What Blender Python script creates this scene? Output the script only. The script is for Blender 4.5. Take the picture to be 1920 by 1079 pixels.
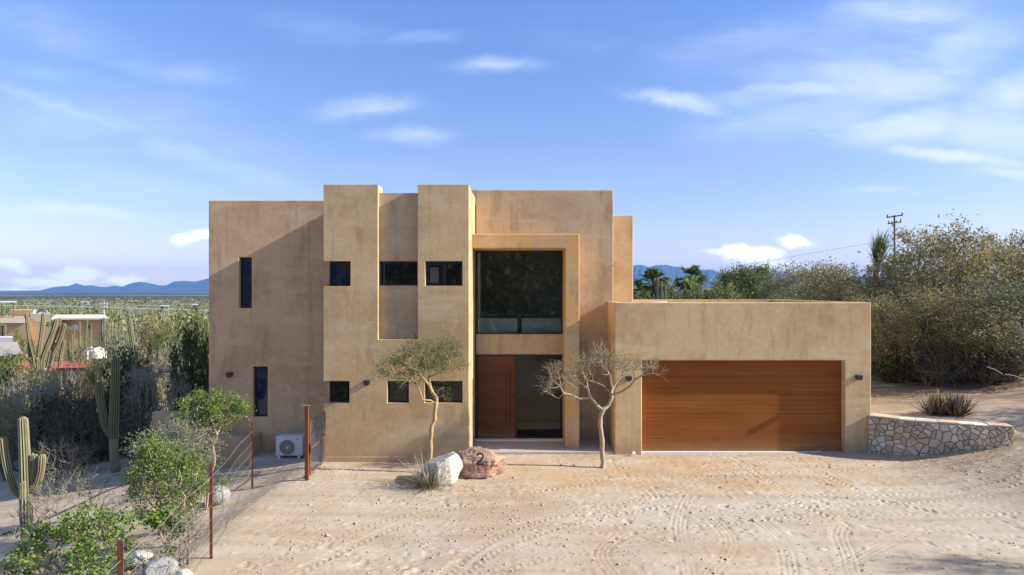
import bpy, math, random
import numpy as np
from mathutils import Vector
R = math.radians
scene = bpy.context.scene
for o in list(bpy.data.objects): bpy.data.objects.remove(o)
COL = scene.collection
# ------------------------------------------------------------------ camera
CH = 3.97                       # camera height over the yard (m)
PX0, PY0, FPX = 975.0, 545.0, 1280.0
cd = bpy.data.cameras.new('camera'); cam = bpy.data.objects.new('camera', cd); COL.objects.link(cam)
cam.location = (0, 0, CH); cam.rotation_euler = (R(90), 0, 0)
cd.sensor_width = 36; cd.lens = 24.0; cd.shift_x = (960-PX0)/1920; cd.shift_y = (PY0-539.5)/1920
cd.clip_start = .1; cd.clip_end = 60000
scene.camera = cam
def P(px, py, D): return ((px-PX0)*D/FPX, D, CH-(py-PY0)*D/FPX)
# ------------------------------------------------------------------ sun, exposure
SK = 8.6                         # sun: sideways run per metre of depth
sdir = Vector((SK, -1, .545*SK)).normalized()
sl = bpy.data.lights.new('sun', 'SUN'); sl.energy = 5.0; sl.angle = R(.5); sl.color = (1, .93, .82)
so = bpy.data.objects.new('sun', sl); COL.objects.link(so); so.location = (60, -8, 40)
so.rotation_euler = sdir.to_track_quat('Z', 'Y').to_euler()
SUN_EL = math.asin(sdir.z); SUN_AZ = math.atan2(sdir.x, sdir.y)
vs = scene.view_settings
vs.view_transform = 'Standard'; vs.look = 'None'; vs.gamma = 1; vs.use_curve_mapping = False; vs.exposure = .8
# ------------------------------------------------------------------ node helper
class NT:
    def __init__(s, tree): s.t = tree; s.n = tree.nodes; s.l = tree.links
    def new(s, typ, **kw):
        n = s.n.new(typ)
        for k, v in kw.items(): setattr(n, k, v)
        return n
    def link(s, a, b): s.l.new(a, b)
    def put(s, sock, v):
        if isinstance(v, bpy.types.NodeSocket): s.l.new(v, sock)
        elif isinstance(v, (tuple, list)):
            if len(v) == 3 and sock.type == 'RGBA': v = (*v, 1)
            sock.default_value = v
        else: sock.default_value = v
    def math(s, op, a, b=0., c=None, clamp=False):
        n = s.new('ShaderNodeMath', operation=op, use_clamp=clamp); s.put(n.inputs[0], a); s.put(n.inputs[1], b)
        if c is not None: s.put(n.inputs[2], c)
        return n.outputs[0]
    def mix(s, f, a, b, mode='MIX'):
        n = s.new('ShaderNodeMix', data_type='RGBA', blend_type=mode); s.put(n.inputs[0], f); s.put(n.inputs[6], a); s.put(n.inputs[7], b)
        return n.outputs[2]
    def rng(s, v, a, b, c=0., d=1., smooth=True):
        n = s.new('ShaderNodeMapRange', interpolation_type='SMOOTHSTEP' if smooth else 'LINEAR')
        for i, q in enumerate((v, a, b, c, d)): s.put(n.inputs[i], q)
        return n.outputs[0]
    def noise(s, vec, scale, detail=4, rough=.55, dist=0., out=0):
        n = s.new('ShaderNodeTexNoise'); s.put(n.inputs['Vector'], vec); s.put(n.inputs['Scale'], scale)
        s.put(n.inputs['Detail'], detail); s.put(n.inputs['Roughness'], rough); s.put(n.inputs['Distortion'], dist)
        return n.outputs[out]
    def map(s, vec, loc=(0,0,0), rot=(0,0,0), sc=(1,1,1), typ='POINT'):
        n = s.new('ShaderNodeMapping', vector_type=typ); s.put(n.inputs[0], vec)
        n.inputs[1].default_value = loc; n.inputs[2].default_value = rot; n.inputs[3].default_value = sc
        return n.outputs[0]
    def ramp(s, f, stops):
        n = s.new('ShaderNodeValToRGB'); s.put(n.inputs[0], f); e = n.color_ramp.elements
        while len(e) < len(stops): e.new(.5)
        for k, (p, c) in enumerate(stops): e[k].position = p; e[k].color = (*c, 1)
        return n.outputs[0]
    def bump(s, h, strength=.3, dist=.02, nrm=None):
        n = s.new('ShaderNodeBump'); s.put(n.inputs['Strength'], strength); s.put(n.inputs['Distance'], dist); s.put(n.inputs['Height'], h)
        if nrm is not None: s.put(n.inputs['Normal'], nrm)
        return n.outputs[0]
# ------------------------------------------------------------------ world: sky and clouds by direction
w = bpy.data.worlds.new('World'); scene.world = w; w.use_nodes = True
T = NT(w.node_tree); T.n.clear()
sky = T.new('ShaderNodeTexSky', sky_type='NISHITA', sun_disc=False); sky.sun_elevation = SUN_EL; sky.sun_rotation = SUN_AZ
sky.altitude = 0; sky.air_density = 1.0; sky.dust_density = .35; sky.ozone_density = 2.2
tc = T.new('ShaderNodeTexCoord').outputs['Generated']
sp = T.new('ShaderNodeSeparateXYZ'); T.link(tc, sp.inputs[0])
yy = T.math('MAXIMUM', sp.outputs[1], .04)
uu = T.math('DIVIDE', sp.outputs[0], yy); vv = T.math('DIVIDE', sp.outputs[2], yy)
cb = T.new('ShaderNodeCombineXYZ'); T.link(uu, cb.inputs[0]); T.link(vv, cb.inputs[1]); uv = cb.outputs[0]
def UV(px, py): return ((px-PX0)/FPX, (PY0-py)/FPX)
wn = T.noise(uv, 3.2, 3, .5, out=1)
wv = T.new('ShaderNodeVectorMath', operation='MULTIPLY_ADD'); T.link(wn, wv.inputs[0]); wv.inputs[1].default_value = (.13, .05, 0); T.link(uv, wv.inputs[2])
off = T.new('ShaderNodeVectorMath', operation='SUBTRACT'); T.link(wv.outputs[0], off.inputs[0]); off.inputs[1].default_value = (.065, .025, 0)
uvw = off.outputs[0]
def blobs(lst, vec):
    acc = None
    for (px, py, a, b, ang, st) in lst:
        cu, cv = UV(px, py)
        m = T.map(vec, (cu, cv, 0), (0, 0, R(ang)), (a/FPX, b/FPX, 1), 'TEXTURE')
        ln = T.new('ShaderNodeVectorMath', operation='LENGTH'); T.link(m, ln.inputs[0])
        v = T.rng(ln.outputs['Value'], 1., .1, 0., st)
        acc = v if acc is None else T.math('MAXIMUM', acc, v)
    return acc
cirr = [(110,205,330,22,-17,.55),(400,300,360,50,-17,.5),(90,60,260,70,-10,.4),(330,130,220,40,-8,.4),(130,150,260,34,-6,.35),(150,398,280,20,-5,.95),(30,432,80,9,0,.4),
        (690,208,150,34,4,.72),(775,257,120,26,2,.6),(925,126,150,28,2,.75),(790,76,140,26,2,.4),(600,60,330,50,-8,.25),
        (1300,196,190,32,-10,.85),(1470,178,290,48,7,.85),(1760,110,300,110,22,.75),(1700,235,330,70,12,.85),(1880,190,200,80,15,.8),
        (1780,290,230,24,-4,1.),(1880,320,160,24,-5,.8),(1560,262,140,16,-2,.6),(1650,363,120,12,0,.55),(1790,30,260,60,10,.45),
        (1130,60,300,60,10,.22),(300,240,420,120,-14,.28),(960,320,500,90,0,.12),(250,340,420,60,-8,.3),(1620,150,460,190,12,.75),(1400,90,260,90,10,.4),(1700,20,330,70,6,.6),(150,230,380,110,-12,.4),(1850,240,260,110,5,.7),(1500,230,330,60,6,.6)]
wnb = T.noise(uv, 15, 4, .6, out=1)
wvb = T.new('ShaderNodeVectorMath', operation='MULTIPLY_ADD'); T.link(wnb, wvb.inputs[0]); wvb.inputs[1].default_value = (.075, .026, 0); T.link(uvw, wvb.inputs[2])
ofb = T.new('ShaderNodeVectorMath', operation='SUBTRACT'); T.link(wvb.outputs[0], ofb.inputs[0]); ofb.inputs[1].default_value = (.0375, .013, 0)
cm = blobs(cirr, ofb.outputs[0])
n1 = T.noise(T.map(ofb.outputs[0], rot=(0,0,R(6)), sc=(1.7, 9, 1)), 1.5, 7, .58, .35)
n2 = T.noise(T.map(uvw, rot=(0,0,R(-14)), sc=(1.6, 7, 1)), 3.1, 5, .5)
nn = T.math('ADD', T.math('ADD', T.math('MULTIPLY', n1, .6), T.math('MULTIPLY', n2, .4)), T.math('MULTIPLY', T.math('SUBTRACT', cm, .5), .2))
veil = T.math('MULTIPLY', T.rng(nn, .28, .74), cm)
cum = [(1410,478,110,34,0,1.),(1500,455,80,22,0,.8),(1350,470,60,14,0,.7),(1440,500,130,18,0,.8),(345,452,62,26,8,.9),(385,440,50,18,0,.8),
       (20,500,75,26,-10,1.),(150,515,100,24,0,1.),(240,524,80,18,0,.9),(90,530,150,16,0,.9),(60,545,160,10,0,.8),(1650,500,100,12,0,.4)]
wn3 = T.noise(uv, 26, 4, .6, out=1)
wv3 = T.new('ShaderNodeVectorMath', operation='MULTIPLY_ADD'); T.link(wn3, wv3.inputs[0]); wv3.inputs[1].default_value = (.03, .022, 0); T.link(uv, wv3.inputs[2])
of3 = T.new('ShaderNodeVectorMath', operation='SUBTRACT'); T.link(wv3.outputs[0], of3.inputs[0]); of3.inputs[1].default_value = (.015, .011, 0)
cu_m = blobs(cum, of3.outputs[0])
cu_n = T.noise(T.map(uv, sc=(1, 1.7, 1)), 22, 5, .55)
cuf = T.rng(T.math('ADD', cu_m, T.math('MULTIPLY', T.math('SUBTRACT', cu_n, .5), 1.5)), .22, .95)
cuf = T.math('MULTIPLY', T.math('MULTIPLY', cuf, .9), T.rng(cu_m, .02, .16))
front = T.rng(sp.outputs[1], .04, .15)
veil = T.math('MULTIPLY', veil, front); cuf = T.math('MULTIPLY', cuf, front)
tint = T.ramp(sp.outputs[2], [(0,(1.05,.84,.88)),(.05,(.88,.73,.82)),(.11,(.75,.67,.80)),(.19,(.67,.65,.79)),(.40,(.60,.70,1.0)),(.52,(.90,.88,1.0)),(1.,(1.,.92,.86))])  # unseen sky above the frame is warmed and brightened to lift the shade
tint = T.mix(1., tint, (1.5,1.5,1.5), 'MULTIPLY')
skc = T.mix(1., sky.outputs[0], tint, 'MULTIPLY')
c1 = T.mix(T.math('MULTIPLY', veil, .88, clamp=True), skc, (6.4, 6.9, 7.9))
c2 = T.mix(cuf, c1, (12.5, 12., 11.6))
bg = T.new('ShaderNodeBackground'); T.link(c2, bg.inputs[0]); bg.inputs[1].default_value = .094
wo = T.new('ShaderNodeOutputWorld'); T.link(bg.outputs[0], wo.inputs[0])
# ------------------------------------------------------------------ materials
def mat(name):
    m = bpy.data.materials.new(name); m.use_nodes = True; t = NT(m.node_tree); t.n.clear()
    out = t.new('ShaderNodeOutputMaterial'); b = t.new('ShaderNodeBsdfPrincipled'); t.link(b.outputs[0], out.inputs[0])
    return m, t, b, out
def plain(name, col, rough=.6, metal=0., var=.12, scale=8., bump=.0, spec=.5):
    m, t, b, _ = mat(name)
    oc = t.new('ShaderNodeTexCoord').outputs['Object']
    n = t.noise(oc, scale, 5, .6)
    c = t.mix(n, tuple(v*(1-var) for v in col), tuple(min(1, v*(1+var)) for v in col))
    t.put(b.inputs['Base Color'], c); b.inputs['Roughness'].default_value = rough; b.inputs['Metallic'].default_value = metal
    b.inputs['Specular IOR Level'].default_value = spec
    if bump: t.put(b.inputs['Normal'], t.bump(t.noise(oc, scale*3, 5, .6), bump, .01))
    return m
def stucco(name, a, bcol, c, seed=0., warm=None):
    m, t, b, _ = mat(name)
    ge = t.new('ShaderNodeNewGeometry').outputs['Position']
    g = t.map(ge, loc=(seed, seed*.7, seed*.3))
    n1 = t.noise(g, .75, 6, .58, .35); n2 = t.noise(g, 2.4, 6, .62, .3); n3 = t.noise(t.map(g, sc=(1.8, 1.8, .35)), 2.0, 5, .6, .2)
    n4 = t.noise(t.map(g, sc=(.5, .5, 2.2)), 1.1, 5, .55, .5)
    col = t.mix(t.rng(n1, .40, .62), tuple(v*1.03 for v in a), tuple(v*1.02 for v in bcol))
    col = t.mix(t.math('MULTIPLY', t.rng(n2, .48, .68), .6), col, tuple(v*1.06 for v in c))
    col = t.mix(t.math('MULTIPLY', t.rng(n3, .5, .68), .5), col, tuple(v*.72 for v in bcol))
    col = t.mix(t.math('MULTIPLY', t.rng(n4, .52, .68), .6), col, tuple(min(1, v*1.16) for v in c))
    n5 = t.noise(g, 9, 5, .65)
    col = t.mix(t.rng(n5, .3, .75), t.mix(1., col, (.93, .93, .92), 'MULTIPLY'), t.mix(1., col, (1.05, 1.05, 1.05), 'MULTIPLY'))
    if warm:
        col = t.mix(t.math('MULTIPLY', t.rng(t.noise(g, 1.3, 4, .5, .6), .46, .58), .8), col, warm)
    dr = t.noise(t.map(g, sc=(7, 7, .22)), 1.2, 4, .6, .15)
    col = t.mix(t.math('MULTIPLY', t.rng(dr, .58, .72), .3), col, tuple(v*.66 for v in bcol))
    fine = t.noise(t.map(g, sc=(2.2, 2.2, 5.)), 4.5, 6, .72, .8)
    col = t.mix(t.math('MULTIPLY', t.rng(fine, .52, .7), .28), col, tuple(min(1, v*1.22) for v in c))
    sz = t.new('ShaderNodeSeparateXYZ'); t.link(ge, sz.inputs[0])
    zz = t.math('ADD', sz.outputs[2], t.math('MULTIPLY', t.noise(g, 3.5, 5, .7), -.5))
    col = t.mix(t.math('MULTIPLY', t.rng(zz, .22, -.22), .55), col, (.40,.285,.175))
    t.put(b.inputs['Base Color'], col); b.inputs['Roughness'].default_value = .85; b.inputs['Specular IOR Level'].default_value = .25
    h = t.math('ADD', t.math('MULTIPLY', t.noise(g, 5, 4, .5), 1.), t.math('MULTIPLY', t.noise(g, 60, 4, .6), .12))
    t.put(b.inputs['Normal'], t.bump(h, .35, .012))
    return m
M = {}
M['stucco'] = stucco('stucco tan', (0.585,0.414,0.226), (0.491,0.330,0.171), (0.550,0.426,0.275))
M['stucco_grey'] = stucco('stucco greyed', (0.515,0.384,0.237), (0.433,0.306,0.187), (0.480,0.390,0.275), 13.)
M['stucco_garage'] = stucco('stucco garage', (0.61,0.45,0.245), (0.55,0.375,0.19), (0.60,0.475,0.29), 31.)
M['stucco_orange'] = stucco('stucco surround', (0.585,0.414,0.231), (0.491,0.324,0.165), (0.515,0.396,0.248), 47., warm=(0.608,0.360,0.127))
M['stucco_pink'] = stucco('stucco rosy', (0.62,0.42,0.245), (0.53,0.345,0.20), (0.59,0.43,0.285), 71.)
M['black_metal'] = plain('black metal', (.018,.018,.02), .38, 0., .2)
M['lamp_black'] = plain('lamp black', (.03,.03,.032), .5)
M['rust'] = plain('rusted steel', (.19,.062,.025), .8, 0., .5, 14, .5)
M['rust_dark'] = plain('rusted steel dark', (.13,.045,.022), .85, 0., .55, 18, .5)
M['wire'] = plain('fence wire', (.42,.38,.33), .5, .4)
M['mesh_metal'] = plain('grey mesh metal', (.17,.17,.18), .6, .3)
M['white_paint'] = plain('white painted metal', (.62,.66,.72), .4, 0., .04, 3)
M['grille'] = plain('dark grille', (.07,.07,.08), .5)
M['concrete'] = plain('concrete', (.44,.40,.35), .85, 0., .22, 3, .2)
M['white_strip'] = plain('white threshold', (.78,.76,.72), .7, 0., .05)
M['slab_white'] = plain('weathered white slab', (.66,.60,.48), .85, 0., .15, 1.)
M['white_wall'] = plain('white wall', (.78,.76,.72), .8, 0., .06, 1.5)
M['tan_wall'] = plain('tan wall', (.60,.42,.25), .85, 0., .1, .8)
M['roof_tan'] = plain('tan roof', (.42,.35,.25), .85, 0., .15, .8)
M['red_roof'] = plain('red roof', (.52,.10,.07), .7, 0., .25, 1.2)
M['wood_post'] = plain('weathered wood', (.34,.24,.15), .8, 0., .3, 6, .3)
M['pole_grey'] = plain('pale concrete pole', (.50,.49,.46), .8)
M['pole_dark'] = plain('dark pole', (.06,.055,.06), .8)
M['blue_car'] = plain('blue paint', (.10,.22,.42), .3)
M['tyre'] = plain('tyre rubber', (.02,.02,.02), .8)
M['tank'] = plain('water tank plastic', (.66,.60,.52), .6)
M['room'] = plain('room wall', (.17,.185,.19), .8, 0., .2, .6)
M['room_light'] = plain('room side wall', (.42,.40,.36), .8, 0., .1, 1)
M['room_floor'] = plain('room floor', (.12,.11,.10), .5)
M['rail_glass'] = plain('frosted rail glass', (.36,.45,.48), .35, 0., .05, 2)
M['white_frame'] = plain('white frame', (.7,.7,.7), .5)
M['curtain'] = plain('curtain', (.10,.08,.08), .9, 0., .1)
M['numeral'] = plain('dark bronze numeral', (.035,.022,.015), .5)
M['hose'] = plain('black hose', (.02,.02,.02), .6)
M['clay'] = plain('bare tan brick', (.42,.26,.16), .9, 0., .3, 2)
def glass(name, tint=(.05,.06,.07), clear=0., ior=1.52):
    m, t, b, out = mat(name)
    if clear:
        tr = t.new('ShaderNodeBsdfTransparent'); tr.inputs[0].default_value = (*[v for v in tint], 1)
        gl = t.new('ShaderNodeBsdfGlossy'); gl.inputs[0].default_value = (1,1,1,1); gl.inputs[1].default_value = .015
        oc = t.new('ShaderNodeTexCoord').outputs['Object']
        t.put(gl.inputs['Normal'], t.bump(t.noise(oc, .9, 2, .5), .12, .03))
        fr = t.new('ShaderNodeFresnel'); fr.inputs[0].default_value = ior
        mx = t.new('ShaderNodeMixShader'); t.put(mx.inputs[0], t.math('MULTIPLY', fr.outputs[0], clear)); t.link(tr.outputs[0], mx.inputs[1]); t.link(gl.outputs[0], mx.inputs[2])
        t.link(mx.outputs[0], out.inputs[0])
    else:
        oc = t.new('ShaderNodeTexCoord').outputs['Object']
        c = t.mix(t.noise(oc, 2., 2, .5, .5), tint, tuple(v*.5 for v in tint))
        t.put(b.inputs['Base Color'], c); b.inputs['Roughness'].default_value = .03; b.inputs['IOR'].default_value = ior
        t.put(b.inputs['Normal'], t.bump(t.noise(oc, 1.2, 2, .5), .12, .03))
    return m
M['glass_dark'] = glass('dark glass', (.007,.010,.017))
M['glass_sky_tint'] = glass('dark glass with sky tint', (.018,.028,.075))  # blue of the reflected sky painted into the base colour
M['glass_clear'] = glass('tinted clear glass', (.80,.85,.86), .7)
M['glass_door'] = glass('tinted door glass', (.36,.40,.42), .85)
def wood(name, a, b_, groove, pitch, axis_scale=(.35, 8, 30), off=0.):
    m, t, b, _ = mat(name)
    oc = t.new('ShaderNodeNewGeometry').outputs['Position']
    g = t.noise(t.map(oc, loc=(off,0,off), sc=axis_scale), 1.6, 6, .6, .6)
    g2 = t.noise(t.map(oc, sc=(.22, 1, 2.4)), 1.5, 4, .5, .3)
    s = t.new('ShaderNodeSeparateXYZ'); t.link(oc, s.inputs[0])
    z = t.math('DIVIDE', s.outputs[2], pitch)
    pid = t.math('FLOOR', z); fr = t.math('FRACT', z)
    wn_ = t.new('ShaderNodeTexWhiteNoise', noise_dimensions='1D'); t.link(pid, wn_.inputs['W'])
    c = t.mix(t.rng(g, .3, .72), a, b_)
    c = t.mix(t.math('MULTIPLY', t.rng(g2, .4, .7), .4), c, tuple(v*.62 for v in b_))
    c = t.mix(t.math('MULTIPLY', wn_.outputs[0], .3), c, tuple(v*.68 for v in a))
    if groove:
        e = t.math('MINIMUM', fr, t.math('SUBTRACT', 1., fr))
        gr = t.rng(e, .0, .05)
        c = t.mix(gr, tuple(v*.38 for v in b_), c)
        t.put(b.inputs['Normal'], t.bump(gr, .5, .004))
    zz = t.math('ADD', s.outputs[2], t.math('MULTIPLY', t.noise(oc, 4, 5, .7), -.4))
    c = t.mix(t.math('MULTIPLY', t.rng(zz, .2, -.15), .3), c, (.36,.25,.15))
    c = t.mix(t.math('MULTIPLY', t.rng(t.noise(t.map(oc, sc=(.8,1,1.3)), .9, 4, .6), .45, .7), .12), c, (.36,.17,.06) if groove else (.2,.09,.05))
    t.put(b.inputs['Base Color'], c); b.inputs['Roughness'].default_value = .5; b.inputs['Specular IOR Level'].default_value = .22
    return m
M['garage_wood'] = wood('garage timber', (.335,.112,.02), (.25,.074,.012), True, .105)
M['door_wood'] = wood('door timber', (.15,.056,.03), (.10,.04,.024), False, .5, (.5, 6, 9), 3.)
def foliage(name, stops, trans=.25, rough=.6):
    m, t, b, out = mat(name)
    g = t.new('ShaderNodeNewGeometry'); c = t.ramp(g.outputs['Random Per Island'], stops)
    big = t.noise(g.outputs['Position'], .9, 3, .5)
    c = t.mix(t.rng(big, .35, .68), t.mix(1., c, (.8, .84, .8), 'MULTIPLY'), t.mix(1., c, (1.18, 1.14, 1.05), 'MULTIPLY'))
    t.put(b.inputs['Base Color'], c); b.inputs['Roughness'].default_value = rough; b.inputs['Specular IOR Level'].default_value = .25
    tl = t.new('ShaderNodeBsdfTranslucent'); t.put(tl.inputs[0], c)
    mx = t.new('ShaderNodeMixShader'); mx.inputs[0].default_value = trans; t.link(b.outputs[0], mx.inputs[1]); t.link(tl.outputs[0], mx.inputs[2]); t.link(mx.outputs[0], out.inputs[0])
    return m
M['f_olive'] = foliage('olive leaves', [(0,(.15,.135,.05)),(.4,(.25,.225,.09)),(.75,(.37,.325,.15)),(1,(.50,.43,.25))], .38)
M['f_green'] = foliage('green leaves', [(0,(.08,.11,.03)),(.5,(.15,.19,.05)),(1,(.27,.28,.09))], .35)
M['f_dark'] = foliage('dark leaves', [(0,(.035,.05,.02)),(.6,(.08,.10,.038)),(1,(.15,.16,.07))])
M['f_bright'] = foliage('bright leaves', [(0,(.05,.11,.02)),(.3,(.10,.19,.035)),(.6,(.15,.26,.05)),(.88,(.24,.33,.08)),(1,(.42,.38,.08))], .35)
M['f_sage'] = foliage('sage leaves', [(0,(.12,.14,.08)),(.5,(.22,.24,.15)),(1,(.36,.37,.26))], .3)
M['f_tree_green'] = foliage('small tree green leaves', [(0,(.06,.09,.025)),(.5,(.11,.15,.04)),(1,(.22,.25,.09))], .3)
M['f_grey'] = foliage('grey leaves', [(0,(.16,.15,.11)),(.5,(.25,.23,.17)),(1,(.36,.33,.25))])
M['f_tree'] = foliage('sparse tree leaves', [(0,(.08,.10,.035)),(.5,(.14,.155,.06)),(1,(.25,.24,.12))])
M['f_far'] = foliage('far scrub leaves', [(0,(.10,.11,.035)),(.5,(.19,.20,.07)),(1,(.32,.31,.13))], .1)
M['f_aloe'] = foliage('aloe leaves', [(0,(.10,.07,.05)),(.5,(.20,.13,.09)),(.8,(.27,.20,.14)),(1,(.38,.33,.26))], .1)
M['f_yellow'] = foliage('yellow flower', [(0,(.5,.36,.04)),(1,(.7,.55,.10))])
M['f_straw'] = foliage('dry blades', [(0,(.13,.12,.08)),(.6,(.24,.22,.16)),(1,(.42,.38,.29))], .1)
M['f_palm'] = foliage('palm leaves', [(0,(.05,.07,.02)),(.6,(.11,.14,.04)),(1,(.26,.25,.09))])
M['f_litter'] = foliage('leaf litter', [(0,(.13,.06,.03)),(.6,(.27,.14,.07)),(1,(.4,.28,.17))], .05)
M['bark_pale'] = plain('pale bark', (.37,.28,.185), .8, 0., .3, 9, .5)
M['bark_yellow'] = plain('yellow bark', (.44,.31,.15), .8, 0., .4, 10, .6)
M['bark_grey'] = plain('grey bark', (.24,.21,.17), .85, 0., .3, 6, .4)
M['bark_dark'] = plain('dark bark', (.12,.095,.075), .9, 0., .3, 6, .4)
M['dead_white'] = plain('bleached twigs', (.38,.33,.26), .85, 0., .25, 6)
def cactus_mat(name, valley, peak, stain=None):
    m, t, b, _ = mat(name)
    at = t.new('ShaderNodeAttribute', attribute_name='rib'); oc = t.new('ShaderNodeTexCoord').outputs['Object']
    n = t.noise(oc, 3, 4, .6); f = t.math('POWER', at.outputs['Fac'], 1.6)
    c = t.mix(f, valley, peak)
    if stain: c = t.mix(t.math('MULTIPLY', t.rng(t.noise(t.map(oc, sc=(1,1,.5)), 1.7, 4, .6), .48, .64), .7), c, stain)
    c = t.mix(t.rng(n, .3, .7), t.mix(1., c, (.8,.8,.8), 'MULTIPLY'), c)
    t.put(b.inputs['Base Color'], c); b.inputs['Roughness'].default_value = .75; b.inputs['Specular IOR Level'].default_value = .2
    return m
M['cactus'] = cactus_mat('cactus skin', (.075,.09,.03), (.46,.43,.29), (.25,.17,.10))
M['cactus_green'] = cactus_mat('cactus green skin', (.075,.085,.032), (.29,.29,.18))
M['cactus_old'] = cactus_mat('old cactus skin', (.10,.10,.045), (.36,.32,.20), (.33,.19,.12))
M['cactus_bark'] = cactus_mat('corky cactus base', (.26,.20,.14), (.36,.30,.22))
def rock_mat(name, a, b_, c, sc=3.):
    m, t, b, _ = mat(name)
    oc = t.new('ShaderNodeTexCoord').outputs['Object']
    n = t.noise(oc, sc, 6, .65, .6); n2 = t.noise(t.map(oc, sc=(1.6,1.6,.7)), sc*2.2, 6, .7, 1.2)
    col = t.mix(t.rng(n, .38, .62), a, b_); col = t.mix(t.rng(n2, .55, .7), col, c)
    t.put(b.inputs['Base Color'], col); b.inputs['Roughness'].default_value = .9; b.inputs['Specular IOR Level'].default_value = .2
    t.put(b.inputs['Normal'], t.bump(t.math('ADD', n2, t.noise(oc, sc*12, 4, .6)), .6, .03))
    return m
M['rock_white'] = rock_mat('white rock', (.62,.59,.51), (.47,.43,.36), (.68,.65,.58), 2.2)
M['rock_brown'] = rock_mat('brown rock', (.50,.33,.22), (.34,.21,.145), (.66,.54,.44), 3.)
M['pebble'] = plain('pebble', (.46,.36,.26), .9, 0., .3, 20)
M['rock_grey'] = rock_mat('grey rock', (.36,.36,.35), (.27,.27,.27), (.48,.48,.46))
M['stone_facing'] = foliage('pale wall stone', [(0,(.50,.38,.29)),(.4,(.62,.49,.38)),(.75,(.68,.57,.47)),(1,(.78,.73,.66))], 0., .85)
M['mortar'] = plain('mortar', (.46,.40,.33), .95, 0., .2)
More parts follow.
